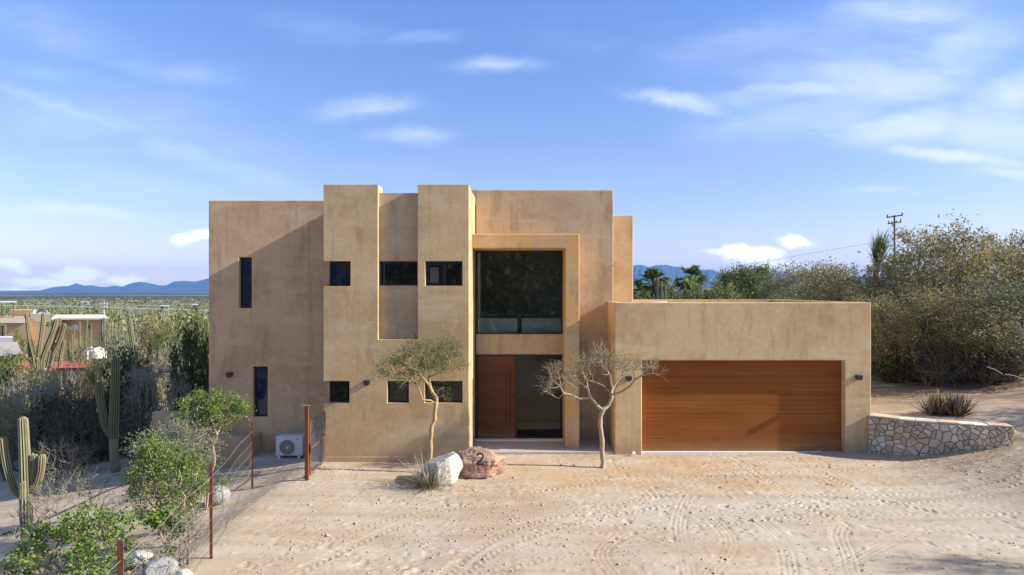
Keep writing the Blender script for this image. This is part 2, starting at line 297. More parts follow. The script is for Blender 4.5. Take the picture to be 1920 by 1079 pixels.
# ground
def ground_mat():
    m, t, b, _ = mat('sand and scrub ground')
    g = t.new('ShaderNodeNewGeometry').outputs['Position']
    s = t.new('ShaderNodeSeparateXYZ'); t.link(g, s.inputs[0]); X, Y = s.outputs[0], s.outputs[1]
    n1 = t.noise(g, .45, 6, .6, .5); n2 = t.noise(g, 2.2, 6, .65, .4); n3 = t.noise(g, 14, 5, .7)
    c = t.mix(t.rng(n1, .36, .64), (.445,.335,.228), (.495,.405,.302))
    c = t.mix(t.math('MULTIPLY', t.rng(n2, .5, .72), .55), c, (.40,.28,.165))
    c = t.mix(t.math('MULTIPLY', t.rng(t.noise(g, .9, 4, .6, 1.), .53, .68), .55), c, (.53,.465,.365))
    # ochre fill along the front of the house
    oy = t.math('MULTIPLY', t.rng(Y, 12.4, 14.2), t.rng(Y, 16.2, 15.3)); ox = t.math('MULTIPLY', t.rng(X, -1.5, .5), t.rng(X, 8.5, 6.))
    oc_ = t.math('MULTIPLY', t.math('MULTIPLY', oy, ox), t.rng(t.noise(g, .8, 5, .6, .8), .38, .6))
    c = t.mix(t.math('MULTIPLY', oc_, .5), c, (.48,.295,.13))
    # white compacted strip of the lane
    ly = t.math('MULTIPLY', t.rng(Y, 10.3, 12.), t.rng(Y, 14.2, 12.6)); lx = t.rng(X, .5, 3.)
    c = t.mix(t.math('MULTIPLY', t.math('MULTIPLY', ly, lx), .55), c, (.49,.42,.32))
    c = t.mix(t.math('MULTIPLY', t.rng(n3, .62, .74), .55), c, (.27,.18,.12))
    peb = t.noise(g, 38, 3, .6)
    c = t.mix(t.math('MULTIPLY', t.rng(peb, .66, .74), .5), c, (.2,.14,.1))
    st = t.noise(t.map(g, rot=(0, 0, R(8)), sc=(.22, 1.5, 1)), 1.3, 5, .6, .7)
    c = t.mix(t.math('MULTIPLY', t.rng(st, .50, .66), .45), c, (.56,.49,.385))
    c = t.mix(t.math('MULTIPLY', t.rng(st, .48, .34), .4), c, (.37,.265,.17))
    litter_shade = t.math('MULTIPLY', t.rng(X, 8.2, 9.), t.rng(Y, 16.6, 19.5))  # brown litter, its colour also darkened for leaf shade under the trees
    c = t.mix(t.math('MULTIPLY', litter_shade, t.rng(t.noise(t.map(g, sc=(.6, 1.6, 1)), 1.5, 6, .7, .5), .36, .56, .25, .9)), c, (.15,.095,.06))
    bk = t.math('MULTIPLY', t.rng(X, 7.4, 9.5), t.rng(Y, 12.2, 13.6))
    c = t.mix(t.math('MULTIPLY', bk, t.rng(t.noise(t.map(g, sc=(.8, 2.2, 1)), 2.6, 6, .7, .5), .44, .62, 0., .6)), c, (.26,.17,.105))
    # scrub beyond
    dist = t.rng(Y, 22, 70); dl = t.rng(X, -16, -24); far = t.math('MAXIMUM', t.math('MAXIMUM', dist, t.math('MULTIPLY', dl, .6)), t.rng(Y, -3, -9))
    k1 = t.noise(g, .06, 5, .65); k2 = t.noise(t.map(g, sc=(.3, 1, 1)), .004, 5, .6)
    sc = t.mix(t.rng(k1, .42, .6), (.12,.125,.05), (.28,.24,.13))
    sc = t.mix(t.math('MULTIPLY', t.rng(k2, .47, .6), t.rng(Y, 700, 1500)), sc, (.02,.03,.025))
    cloud_shade = t.math('MULTIPLY', t.rng(Y, 900, 1050), t.rng(Y, 2000, 1700))
    cloud_shade2 = t.math('MULTIPLY', t.rng(Y, 2400, 2700), t.rng(Y, 5200, 4600))
    sc = t.mix(t.math('MULTIPLY', t.math('MAXIMUM', cloud_shade, cloud_shade2), .9), sc, (.012,.02,.018))  # cloud shadows painted as dark bands into the scrub colour
    mid = t.math('MULTIPLY', t.rng(Y, 2000, 2100), t.rng(Y, 2500, 2400))
    sc = t.mix(t.math('MULTIPLY', mid, .6), sc, (.2,.2,.13))
    c = t.mix(t.math('MULTIPLY', far, t.rng(t.noise(g, .25, 4, .6), .3, .55, .5, 1.)), c, sc)
    t.put(b.inputs['Base Color'], c); b.inputs['Roughness'].default_value = .95; b.inputs['Specular IOR Level'].default_value = .1
    h = t.math('ADD', t.math('MULTIPLY', n3, .5), t.math('MULTIPLY', t.noise(g, 45, 4, .7), .35))
    t.put(b.inputs['Normal'], t.bump(h, .28, .015))
    return m
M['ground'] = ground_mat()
# ------------------------------------------------------------------ object helpers
LOC = {}
def tag(o, label=None, cat=None, group=None, kind=None):
    if label: o['label'] = label
    if cat: o['category'] = cat
    if group: o['group'] = group
    if kind: o['kind'] = kind
    return o
def thing(name, loc, label, cat, group=None):
    o = bpy.data.objects.new(name, None); COL.objects.link(o); o.location = loc; o.empty_display_size = .2
    LOC[o] = np.array(loc, float); return tag(o, label, cat, group)
def link_mesh(name, me, m, parent=None, origin=None):
    o = bpy.data.objects.new(name, me); COL.objects.link(o)
    if m is not None: me.materials.append(M[m] if isinstance(m, str) else m)
    if parent is not None:
        o.parent = parent; LOC[o] = LOC[parent].copy()
    else:
        org = np.array(origin if origin is not None else (0, 0, 0), float); o.location = org; LOC[o] = org
    return o
def npmesh(name, V, F, m, parent=None, origin=None, smooth=False, attr=None, k=None):
    """V (n,3) world coordinates, F (f,k) array"""
    V = np.asarray(V, float); F = np.asarray(F, np.int64)
    org = LOC[parent] if parent is not None else np.array(origin if origin is not None else (0, 0, 0), float)
    V = V-org; k = F.shape[1]
    me = bpy.data.meshes.new(name); me.vertices.add(len(V)); me.vertices.foreach_set('co', V.astype(np.float32).ravel())
    me.loops.add(F.size); me.loops.foreach_set('vertex_index', F.astype(np.int32).ravel())
    me.polygons.add(len(F)); me.polygons.foreach_set('loop_start', np.arange(0, F.size, k, dtype=np.int32)); me.polygons.foreach_set('loop_total', np.full(len(F), k, np.int32))
    if smooth: me.polygons.foreach_set('use_smooth', np.ones(len(F), bool))
    me.update(calc_edges=True)
    if attr is not None:
        a = me.attributes.new('rib', 'FLOAT', 'POINT'); a.data.foreach_set('value', np.asarray(attr, np.float32))
    return link_mesh(name, me, m, parent, origin)
class MB:
    def __init__(s): s.v = []; s.f = []; s.a = []
    def add(s, V, F, A=None):
        n = len(s.v); s.v += [tuple(v) for v in V]; s.f += [tuple(i+n for i in f) for f in F]
        s.a += list(A) if A is not None else [0.]*len(V); return s
    def box(s, x0, x1, y0, y1, z0, z1):
        V = [(x, y, z) for z in (z0, z1) for y in (y0, y1) for x in (x0, x1)]
        return s.add(V, [(0,2,3,1),(4,5,7,6),(0,1,5,4),(2,6,7,3),(0,4,6,2),(1,3,7,5)])
    def tube(s, pts, rad, k=8, cap=True, rib=None, depth=.22, dome=False):
        pts = [Vector(p) for p in pts]; n = len(pts)
        if not hasattr(rad, '__len__'): rad = [rad]*n
        rad = list(rad)
        if dome:
            d = (pts[-1]-pts[-2]).normalized(); r = rad[-1]; base = pts[-1].copy()
            for a in (25, 48, 66, 80, 88): pts.append(base+d*r*math.sin(R(a))*1.05); rad.append(r*max(.03, math.cos(R(a))))
            n = len(pts)
        kk = 2*rib if rib else k
        t0 = (pts[1]-pts[0]).normalized(); ref = Vector((0,1,0)) if abs(t0.y) < .9 else Vector((1,0,0))
        u = t0.cross(ref).normalized(); rings = []; V = []; A = []
        for i in range(n):
            t = (pts[min(i+1, n-1)]-pts[max(i-1, 0)]).normalized()
            u = (u-t*u.dot(t)).normalized(); v = t.cross(u)
            for j in range(kk):
                a = 2*math.pi*j/kk; rr = rad[i]; pk = 0.
                if rib: pk = 1. if j % 2 == 0 else 0.; rr *= (1. if pk else 1-depth)
                V.append(pts[i]+(u*math.cos(a)+v*math.sin(a))*rr); A.append(pk)
        F = [(i*kk+j, i*kk+(j+1) % kk, (i+1)*kk+(j+1) % kk, (i+1)*kk+j) for i in range(n-1) for j in range(kk)]
        if cap: F += [tuple(range(kk-1, -1, -1)), tuple((n-1)*kk+j for j in range(kk))]
        return s.add(V, F, A)
    def build(s, name, m, parent=None, origin=None, smooth=False, bevel=0., rib=False, seg=2):
        org = LOC[parent] if parent is not None else np.array(origin if origin is not None else (0, 0, 0), float)
        me = bpy.data.meshes.new(name); me.from_pydata([(v[0]-org[0], v[1]-org[1], v[2]-org[2]) for v in s.v], [], s.f)
        if rib:
            a = me.attributes.new('rib', 'FLOAT', 'POINT'); a.data.foreach_set('value', s.a)
        me.update()
        if smooth:
            for p in me.polygons: p.use_smooth = True
        o = link_mesh(name, me, m, parent, origin)
        if bevel:
            b = o.modifiers.new('bevel', 'BEVEL'); b.width = bevel; b.segments = seg; b.limit_method = 'ANGLE'; b.angle_limit = R(40)
        return o
def copy_tree(o, parent=None):
    c = o.copy(); COL.objects.link(c); c.parent = parent
    if o in LOC: LOC[c] = LOC[o].copy()
    for ch in list(o.children): copy_tree(ch, c)
    return c
def holes_wall(x0, x1, z0, z1, y0, y1, holes, mb=None):
    mb = mb or MB()
    xs = sorted({x0, x1, *[h[0] for h in holes], *[h[1] for h in holes]}); xs = [x for x in xs if x0 <= x <= x1]
    zs = sorted({z0, z1, *[h[2] for h in holes], *[h[3] for h in holes]}); zs = [z for z in zs if z0 <= z <= z1]
    nx, nz = len(xs)-1, len(zs)-1
    def solid(i, j):
        if i < 0 or j < 0 or i >= nx or j >= nz: return False
        cx, cz = (xs[i]+xs[i+1])/2, (zs[j]+zs[j+1])/2
        return not any(h[0] < cx < h[1] and h[2] < cz < h[3] for h in holes)
    key = {}; V = []; F = []
    def vt(i, j, b):
        if (i, j, b) not in key: key[(i, j, b)] = len(V); V.append((xs[i], y1 if b else y0, zs[j]))
        return key[(i, j, b)]
    for i in range(nx):
        for j in range(nz):
            if not solid(i, j): continue
            F.append((vt(i,j,0), vt(i+1,j,0), vt(i+1,j+1,0), vt(i,j+1,0))); F.append((vt(i,j,1), vt(i,j+1,1), vt(i+1,j+1,1), vt(i+1,j,1)))
            if not solid(i-1, j): F.append((vt(i,j,0), vt(i,j+1,0), vt(i,j+1,1), vt(i,j,1)))
            if not solid(i+1, j): F.append((vt(i+1,j,0), vt(i+1,j,1), vt(i+1,j+1,1), vt(i+1,j+1,0)))
            if not solid(i, j-1): F.append((vt(i,j,0), vt(i,j,1), vt(i+1,j,1), vt(i+1,j,0)))
            if not solid(i, j+1): F.append((vt(i,j+1,0), vt(i+1,j+1,0), vt(i+1,j+1,1), vt(i,j+1,1)))
    return mb.add(V, F)
# ------------------------------------------------------------------ noise and terrain
def _h(ix, iy, s):
    n = (ix.astype(np.int64)*374761393 + iy.astype(np.int64)*668265263 + s*974711) & 0xffffffff
    n = ((n ^ (n >> 13))*1274126177) & 0xffffffff
    return ((n ^ (n >> 16)) & 0xffff)/65535.
def vnoise(x, y, s=0):
    x, y = np.broadcast_arrays(np.asarray(x, float), np.asarray(y, float))
    ix, iy = np.floor(x), np.floor(y); fx, fy = x-ix, y-iy; fx = fx*fx*(3-2*fx); fy = fy*fy*(3-2*fy)
    a, b, c, d = _h(ix, iy, s), _h(ix+1, iy, s), _h(ix, iy+1, s), _h(ix+1, iy+1, s)
    return (a*(1-fx)+b*fx)*(1-fy)+(c*(1-fx)+d*fx)*fy
def fbm(x, y, o=4, s=0, g=.5):
    t = 0.; a = 1.; w = 0.
    for i in range(o): t = t+a*vnoise(x*2**i, y*2**i, s+i*17); w += a; a *= g
    return t/w
def sstep(a, b, x): t = np.clip((x-a)/(b-a), 0, 1); return t*t*(3-2*t)
WX = [8.5, 9.1, 9.6, 10.05, 10.55, 11.05, 12.6]; WY = [16.62, 16.05, 15.78, 15.6, 15.42, 15.3, 15.1]      # plan of the stone retaining wall
def H(x, y):
    x, y = np.broadcast_arrays(np.asarray(x, float), np.asarray(y, float))
    val = np.interp(y, [16, 35, 60, 120, 300, 600, 1500, 4000, 12000, 50000], [0, -1.4, -2.6, -4.6, -6.6, -8, -10, -12, -16, -40])
    left = -np.minimum(.145*np.maximum(0, -x-5), 2.0)*(1-.62*sstep(20, 45, y)) - .12*sstep(-4.6, -5.8, x)*sstep(18, 14, y)
    rv = np.interp(y, [16, 45, 90, 160, 300], [0, .4, -1.5, -4.8, -6.6]); rv = np.where(y > 300, val, rv)
    wr = sstep(2, 10, x); v = val*(1-wr)+rv*wr
    fr = .22*.35*np.log1p(np.exp(np.clip((x-8.7)/.35, -40, 40))); fr = np.where(fr > .6, .6+.5*np.tanh((fr-.6)/.5), fr)+.03*np.clip(x-12.4, 0, 10)
    te = .82+.03*(x-8.5)
    yc = np.interp(x, WX, WY)+.12
    st = sstep(0, .12, y-yc)*(x > 8.45)
    soft = sstep(-.2, 1.2, y-yc)
    k = sstep(11.0, 11.6, x); st = st*(1-k)+soft*k
    right = fr*(1-st)+np.maximum(te, fr)*st
    back = .28*np.maximum(0, -y-5); back = np.minimum(back, 14)
    und = (fbm(x*.12, y*.12, 3, 5)-.5)*.25*sstep(20, 40, np.abs(y-12)+np.maximum(0, np.abs(x)-9))
    und = und+(fbm(x*.004, y*.004, 4, 9)-.5)*7*sstep(400, 2500, y)
    nearu = (fbm(x*.5, y*.5, 3, 3)-.5)*.08
    return v+left+right+back+und+nearu*sstep(0, 1, 1-sstep(60, 100, y))
def Hs(x, y): return float(H(x, y))
def axis(lo, hi, step, far_lo, far_hi, g=1.09, s0=None):
    c = list(np.arange(lo, hi, step)); s = s0 or step
    a = hi; d = s
    while a < far_hi: c.append(a); a += d; d *= g
    a = lo; d = s; pre = []
    while a > far_lo: a -= d; d *= g; pre.append(a)
    return np.array(pre[::-1]+c)
ax = axis(-9, 12.6, .025, -12500, 12500, 1.16, .05); ay = axis(9.3, 17.4, .024, -140, 12500, 1.14, .05)
GX, GY = np.meshgrid(ax, ay); GZ = H(GX, GY)
yard = sstep(-4.3, -3.6, GX+.0*GY)*sstep(8, 9.3, GY)*(GY < 17.6)
near = (GX > -9.2)*(GX < 12.8)*(GY > 9)*(GY < 17.8)
# scuffed sand, pebbles and prints
GZ += near*((fbm(GX*1.3, GY*1.3, 3, 21, .5)-.5)*.012 + (fbm(GX*11, GY*11, 3, 31, .6)-.5)*.010*(.25+1.3*sstep(.3, .8, vnoise(GX*.5, GY*.8, 66))))
pn = vnoise(GX*7, GY*9, 77); GZ -= near*.015*sstep(.72, .92, pn)*sstep(.35, .6, vnoise(GX*.6, GY*.6, 5))
pn = vnoise(GX*14, GY*16, 78); GZ += near*.010*sstep(.8, .95, pn)
tracks = [ # plan polylines in pixels of the ground plane, tread kind, depth
 ([(560,1070),(700,1000),(830,955),(960,925),(1120,905)],0,.02),([(470,1060),(640,1000),(760,960),(900,935),(1050,915)],0,.014),
 ([(830,1079),(900,1020),(980,985),(1090,955),(1250,925)],0,.02),([(860,1079),(930,1030),(1010,1000),(1120,968),(1290,940)],0,.018),
 ([(1370,858),(1410,885),(1450,910),(1490,945),(1560,975)],1,.03),([(1480,858),(1530,885),(1590,915),(1650,940),(1780,965)],1,.03),
 ([(1200,930),(1350,935),(1550,925),(1750,925),(1920,915)],0,.02),([(1200,952),(1400,948),(1600,945),(1800,935),(1920,925)],0,.018),
 ([(1130,1000),(1300,985),(1500,965),(1700,960),(1920,965)],0,.016),([(1500,930),(1600,960),(1700,985),(1850,1010),(1920,1030)],0,.02),
 ([(1290,1079),(1280,1030),(1270,980),(1290,930),(1320,900)],2,.02),([(1330,1079),(1380,1020),(1340,975),(1300,930)],2,.018),
 ([(1480,1079),(1475,1030),(1440,985),(1390,960)],2,.02),([(1560,1070),(1640,1030),(1700,1000),(1760,985)],2,.016),([(1150,1079),(1120,1040),(1150,1010),(1210,985)],2,.02),
 ([(1600,1079),(1590,1040),(1570,1000),(1600,965)],2,.016),([(930,1079),(990,1055),(1060,1040),(1150,1030)],0,.014),([(1100,900),(1250,893),(1400,888),(1600,880)],0,.016)]
for pl, kind, dep in tracks:
    pts = np.array([((px-PX0)*(D:=CH*FPX/(py-PY0))/FPX, D) for px, py in pl])
    # smooth the polyline
    for _ in range(3):
        q = [pts[0]]
        for a, b in zip(pts[:-1], pts[1:]): q += [a*.75+b*.25, a*.25+b*.75]
        q.append(pts[-1]); pts = np.array(q)
    wd = (.2, .22, .3)[kind]/2
    i0 = np.searchsorted(ax, [pts[:,0].min()-.4, pts[:,0].max()+.4]); j0 = np.searchsorted(ay, [pts[:,1].min()-.4, pts[:,1].max()+.4])
    sx = GX[j0[0]:j0[1], i0[0]:i0[1]]; sy = GY[j0[0]:j0[1], i0[0]:i0[1]]
    if sx.size == 0: continue
    best = np.full(sx.shape, 9.); side = np.zeros(sx.shape); arc = np.zeros(sx.shape); s0 = 0.
    for a, b in zip(pts[:-1], pts[1:]):
        d = b-a; L = np.hypot(*d)
        if L < 1e-6: continue
        t = np.clip(((sx-a[0])*d[0]+(sy-a[1])*d[1])/L**2, 0, 1); ex = sx-a[0]-t*d[0]; ey = sy-a[1]-t*d[1]
        dist = np.hypot(ex, ey); mk = dist < best
        best = np.where(mk, dist, best); side = np.where(mk, (ex*d[1]-ey*d[0])/L, side); arc = np.where(mk, s0+t*L, arc); s0 += L
    edge = sstep(wd+.05, wd-.02, best)
    if kind == 2: tr = np.cos(side*2*math.pi/.075)*.5
    else: tr = (np.cos((arc+np.abs(side)*.8)*2*math.pi/(.13 if kind == 0 else .15))*.5)*sstep(.005, .03, np.abs(side))
    wob = np.clip(2.6*fbm(sx*1.2, sy*1.2, 2, 91)-.5, .15, 1.2)
    GZ[j0[0]:j0[1], i0[0]:i0[1]] += edge*(-dep*.15+tr*dep*(.45 if kind == 2 else .65))*wob + .10*dep*np.exp(-((best-wd-.05)/.03)**2)*wob
# the bank of sand along the foot of the stone wall stays smooth; the floor under the house is lowered
GZ -= .35*((GX > -3.9)*(GX < 8.3)*(GY > 17.0)*(GY < 22))
ny, nx = GX.shape
idx = np.arange(nx*ny).reshape(ny, nx)
F = np.stack([idx[:-1,:-1], idx[:-1,1:], idx[1:,1:], idx[1:,:-1]], -1).reshape(-1, 4)
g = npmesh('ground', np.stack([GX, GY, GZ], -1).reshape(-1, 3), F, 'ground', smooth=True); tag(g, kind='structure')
# ------------------------------------------------------------------ far hills
def ridge(name, prof, D, foot, seed, m, amp=.35):
    xs_ = np.linspace(prof[0][0], prof[-1][0], 1500); hp = np.interp(xs_, [p[0] for p in prof], [PY0-p[1] for p in prof])
    ts = np.linspace(0, 1, 44); V = []
    for t in ts:
        d = D*(foot+(1.25-foot)*t); tp = (1-foot)/(1.25-foot)
        s = np.where(t < tp, (t/tp)**1.5, np.clip(1-(t-tp)/(1-tp), 0, 1)); X = (xs_-PX0)*D/FPX*(d/D)**.93
        n = fbm(xs_*.03, np.full_like(xs_, t*5), 5, seed, .6); n2 = np.abs(fbm(xs_*.09+n*2, np.full_like(xs_, t*2.), 5, seed+5, .6)-.5)*2
        z = hp*D/FPX*s*(1-amp*(1-abs(s))*0-amp*1.6*n2*(1-s**3)*(s > 0))+(CH-16)*(1-s)-14*(s < .01)
        V.append(np.stack([X, np.full_like(X, d), z+CH*s], -1))
    V = np.array(V).reshape(-1, 3); n = len(xs_); idx = np.arange(n*len(ts)).reshape(len(ts), n)
    F = np.stack([idx[:-1,:-1], idx[:-1,1:], idx[1:,1:], idx[1:,:-1]], -1).reshape(-1, 4)
    return tag(npmesh(name, V, F, m, smooth=True), kind='structure')
M['hill'] = plain('hill scrub', (.04,.05,.035), .95, 0., .7, .0012)
ridge('hills', [(-900,540),(-500,530),(-200,542),(0,545.5),(75,545),(98,539),(112,537),(128,536.5),(143,531),(158,536),(172,535),(187,538),(200,538.5),(215,535.5),(230,538),(243,532),(262,528),(280,531),(300,535.5),(313,535),(325,528),(345,526.5),(365,528),(375,526),(390,522),
 (450,512),(600,522),(800,515),(1000,508),(1150,500),(1188,497.5),(1200,495.5),(1218,500),(1232,496.5),(1250,496),(1262,499),(1280,501),(1300,504.5),(1310,505),(1335,505),(1350,511),(1380,522),(1420,520),(1450,511),(1475,509),(1500,515),(1700,520),(1920,530),(2400,520),(3000,545)], 9000, .66, 3, 'hill')
# ------------------------------------------------------------------ the house
def X(px, D): return (px-PX0)*D/FPX
def Z(py, D): return CH-(py-PY0)*D/FPX
DL, DT, DW, DS, DG = 17.25, 15.8, 18.04, 17.0, 16.65
house = thing('house', (0, 18, 0), 'modern two storey tan stucco house with flat roofs, two towers and a timber garage door', 'house')
def window(parent, x0, x1, z0, z1, y, gm='glass_dark', fw=.045, mull=(), fd=.05, name='window'):
    fr = MB()
    fr.box(x0, x0+fw, y, y+fd, z0, z1).box(x1-fw, x1, y, y+fd, z0, z1).box(x0+fw, x1-fw, y+.001, y+fd, z0, z0+fw).box(x0+fw, x1-fw, y+.001, y+fd, z1-fw, z1)
    for mx in mull: fr.box(mx-.02, mx+.02, y+.006, y+fd, z0+fw, z1-fw)
    o = fr.build(name, 'black_metal', parent, bevel=.004, seg=1)
    MB().box(x0+.01, x1-.01, y+fd*.55, y+fd*.8, z0+.01, z1-.01).build('pane', gm, o)
    return o
# left wing
xl0, xl1, zlt = X(391, DL), -4.2, Z(376, DL)
hu = (X(448, DL), X(471.5, DL), Z(578, DL), Z(483, DL)); hl = (X(474.5, DL), X(501.5, DL), Z(782, DL), Z(688, DL))
holes_wall(xl0, xl1, -1.0, zlt, DL, DL+.3, [hu, hl]).build('left_wing_wall', 'stucco_pink', house, bevel=.02)
MB().box(xl0+.01, -1.3, DL+.302, 26, -1.5, zlt-.35).build('left_wing_wall', 'stucco_pink', house)
MB().box(xl0, xl0+.28, DL+.303, 26.1, zlt-.36, zlt-.004).build('parapet', 'stucco_pink', house, bevel=.02)
window(house, *hu[:2], *hu[2:], DL+.1, 'glass_sky_tint', .03); window(house, *hl[:2], *hl[2:], DL+.1, 'glass_sky_tint', .035)
# low block beside the air conditioner
MB().box(xl0-.25, X(475, 16.7), 16.7, DL-.002, -1.6, Z(819, 16.7)).build('plinth', 'stucco_grey', house, bevel=.02)
# towers
xt0, xt1, xt2, xt3 = X(606.5, DT), X(708.6, DT), X(783.3, DT), X(879, DT); ztt = Z(346.3, DT)
zs0, zst = Z(637, DT), Z(362.4, DT+.15)
yb = DT+.3
n_u = (xt0-.1, X(657, DT), Z(537, DT), Z(490, DT)); n_l = (xt0-.1, X(655, DT), Z(757, DT), Z(715, DT))
w_u = (X(797, DT), X(867, DT), Z(536.5, DT), Z(490, DT)); w_m = (X(726, DT), X(766.5, DT), Z(756, DT), Z(715, DT)); w_r = (X(796, DT), X(867, DT), Z(756, DT), Z(715, DT))
ztb = min(Z(400, DT), zst-.3)
# one plate carries both towers: it is open above the slot
slot = (xt1, xt2, zs0, ztt+.2)
holes_wall(xt0, xt3, -.5, ztt, DT, yb, [(xt0-.1, *n_u[1:]), (xt0-.1, *n_l[1:]), w_u, w_m, w_r, slot]).build('tower_wall', 'stucco', house, bevel=.02)
sw = (xt1+.001, xt2-.001, Z(536, DT+.15), Z(490, DT+.15))
holes_wall(xt1+.002, xt2-.002, zs0+.002, zst, DT+.15, DT+.28, [(xt1-.1, xt2+.1, sw[2], sw[3])]).build('slot_wall', 'stucco_grey', house)
window(house, sw[0]+.004, sw[1]-.004, sw[2], sw[3], DT+.17, 'glass_dark', .035, mull=(sw[0]+.11,))
# core behind the plates
MB().box(xt0+.004, xt3-.003, yb+.002, DW-.003, -.5, zst-.12).build('tower_wall', 'stucco', house)
MB().box(xt0+.004, xt1, yb+.002, yb+.25, zst-.118, ztt-.003).box(xt2, xt3-.003, yb+.002, DW-.003, zst-.118, ztt-.003).build('parapet', 'stucco', house, bevel=.015)
for h in (n_u, n_l):
    window(house, xt0+.075, h[1]-.003, h[2]+.005, h[3]-.005, yb-.06, 'glass_sky_tint' if h is n_u else 'glass_dark', .03)
ww = window(house, w_u[0], w_u[1], w_u[2], w_u[3], DT+.1, 'glass_dark', .035, mull=((w_u[0]+w_u[1])/2+.02,))
sf = MB(); a, b, c, d = w_u[0]+.055, (w_u[0]+w_u[1])/2-.02, w_u[2]+.06, w_u[3]-.06
sf.box(a, a+.022, DT+.108, DT+.125, c, d).box(b-.022, b, DT+.108, DT+.125, c, d).box(a+.022, b-.022, DT+.108, DT+.125, c, c+.02).box(a+.022, b-.022, DT+.108, DT+.125, d-.02, d)
sf.build('sash', 'black_metal', ww); MB().box(a+.05, b-.11, DT+.112, DT+.12, c+.02, d-.08).build('blind', 'curtain', ww)
window(house, *w_m[:2], *w_m[2:], DT+.1, 'glass_dark', .03); wr = window(house, *w_r[:2], *w_r[2:], DT+.1, 'glass_dark', .035, mull=(w_r[0]+.44,))
# plinth of the tower
MB().box(xt0-.004, X(800, DT), DT-.028, DT-.001, -.6, Z(857, DT-.02)).build('plinth', 'stucco', house, bevel=.008)
# main wall round the entrance
xw0, xw1, zwt = xt3-.1, X(1150, DW), Z(356.5, DW)
hw = (X(892.3, DW), X(1055.3, DW), Z(627, DW), Z(469.5, DW)); hd = (hw[0], hw[1], Z(823, DW), Z(665, DW))
holes_wall(xw0+.12, xw1, -.3, zwt, DW, DW+.28, [hw, hd]).build('entrance_wall', 'stucco_grey', house, bevel=.02)
MB().box(xw0-1.2, xw0+.118, DW, DW+.28, zst, zwt).box(xw1-.25, xw1-.004, DW+.282, 24, -.3, zwt-.004).box(xw0-1.2, xw0-1., DW+.282, 24, zst, zwt-.01).box(xw0-.98, xw1-.26, 23.8, 24, -.3, zwt-.01).box(xw0-.98, xw1-.262, DW+.283, 23.78, zwt-.5, zwt-.3).build('upper_wall', 'stucco_grey', house)
# surround (lintel and pillar)
xs1, xs2 = X(1060, DS), X(1086.5, DS)
holes_wall(xt3+.003, xs2, -.2, Z(439, DS), DS, DW-.003, [(xt3-.2, xs1, -1, Z(466, DS))]).build('surround', 'stucco_orange', house, bevel=.02)
# tower roof block behind
MB().box(xw1-.3, X(1187, 19.5), 19.5, 23.5, .2, Z(404, 19.5)).build('rear_tower_wall', 'stucco', house, bevel=.02)
# garage
xg0, xg1, zgt = X(1152.5, DG), X(1633.5, DG), Z(567.5, DG)
gd = (X(1203.6, DG), X(1584.2, DG), -.5, Z(676.3, DG))
holes_wall(xg0, xg1, -.5, zgt, DG, DG+.24, [(gd[0], gd[1], -1, gd[3])]).build('garage_wall', 'stucco_garage', house, bevel=.022)
MB().box(xg0, xg0+.24, DG+.242, DW-.002, -.5, zgt-.002).build('garage_wall', 'stucco_garage', house)
MB().box(xg1-.24, xg1, DG+.242, 22.8, -.5, zgt-.002).box(xw1+.002, xg1-.242, 22.56, 22.8, -.5, zgt-.004).box(xg0+.242, xg1-.242, DG+.9, 22.56, zgt-.6, zgt-.45).build('garage_rear_wall', 'stucco_garage', house)
# curved planter on the garage roof
cp = MB(); c0 = Vector((X(1205, 21.2), 21.2, 0)); pts = [c0+Vector((math.cos(a)*.75, math.sin(a)*.75, 0)) for a in np.linspace(0, 2*math.pi, 33)[:-1]]
V = [(p.x, p.y, z) for z in (zgt-.45, zgt-.04) for p in pts]; cp.add(V, [(i, (i+1) % 32, 32+(i+1) % 32, 32+i) for i in range(32)]+[tuple(range(32, 64))]); cp.build('roof_planter', 'stucco', house, smooth=False)
# garage door: five sections
yd = DG+.185
gdo = MB(); zb = Z(846, yd)
ns = 5; hh = (gd[3]+.05-zb)/ns
for i in range(ns): gdo.box(gd[0]-.05, gd[1]+.05, yd, yd+.04, zb+i*hh+.0015, zb+(i+1)*hh-.0015)
gdo.build('garage_door', 'garage_wood', house, bevel=.004, seg=1)
MB().box(gd[0]+.002, gd[1]-.002, yd-.10, yd+.10, -.3, zb-.004).build('threshold', 'white_strip', house)
# front door and sidelight
yd = DW+.06; dm = X(968, DW)
fd = MB().box(hd[0]+.05, dm-.03, yd, yd+.05, hd[2]+.01, hd[3]-.05).build('front_door', 'door_wood', house, bevel=.004)
hn = MB(); hx = X(953.5, DW); hn.box(hx-.018, hx+.018, yd-.075, yd-.045, Z(795, DW), Z(695, DW)).box(hx-.012, hx+.012, yd-.045, yd, Z(780, DW)-.02, Z(780, DW)).box(hx-.012, hx+.012, yd-.045, yd, Z(705, DW)-.02, Z(705, DW)); hn.build('handle', 'rust_dark', fd, bevel=.004)
MB().tube([(X(964, DW)-.01, yd-.02, Z(743.5, DW)), (X(964, DW)-.01, yd, Z(743.5, DW))], .045, 16).build('lock', 'black_metal', fd)
gr = MB()
for z in np.linspace(hd[2]+.45, hd[3]-.4, 4): gr.box(hd[0]+.06, dm-.04, yd-.0015, yd-.0005, z, z+.008)
gr.build('panel_groove', 'rust_dark', fd)
fr = MB().box(hd[0], hd[0]+.048, yd-.01, yd+.06, hd[2], hd[3]).box(hd[0]+.049, hd[1]-.05, yd-.01, yd+.06, hd[3]-.048, hd[3]).box(hd[1]-.049, hd[1], yd-.01, yd+.06, hd[2], hd[3]).box(dm-.028, dm+.03, yd-.009, yd+.06, hd[2], hd[3]-.049).box(dm+.031, hd[1]-.05, yd-.008, yd+.06, hd[2], hd[2]+.045)
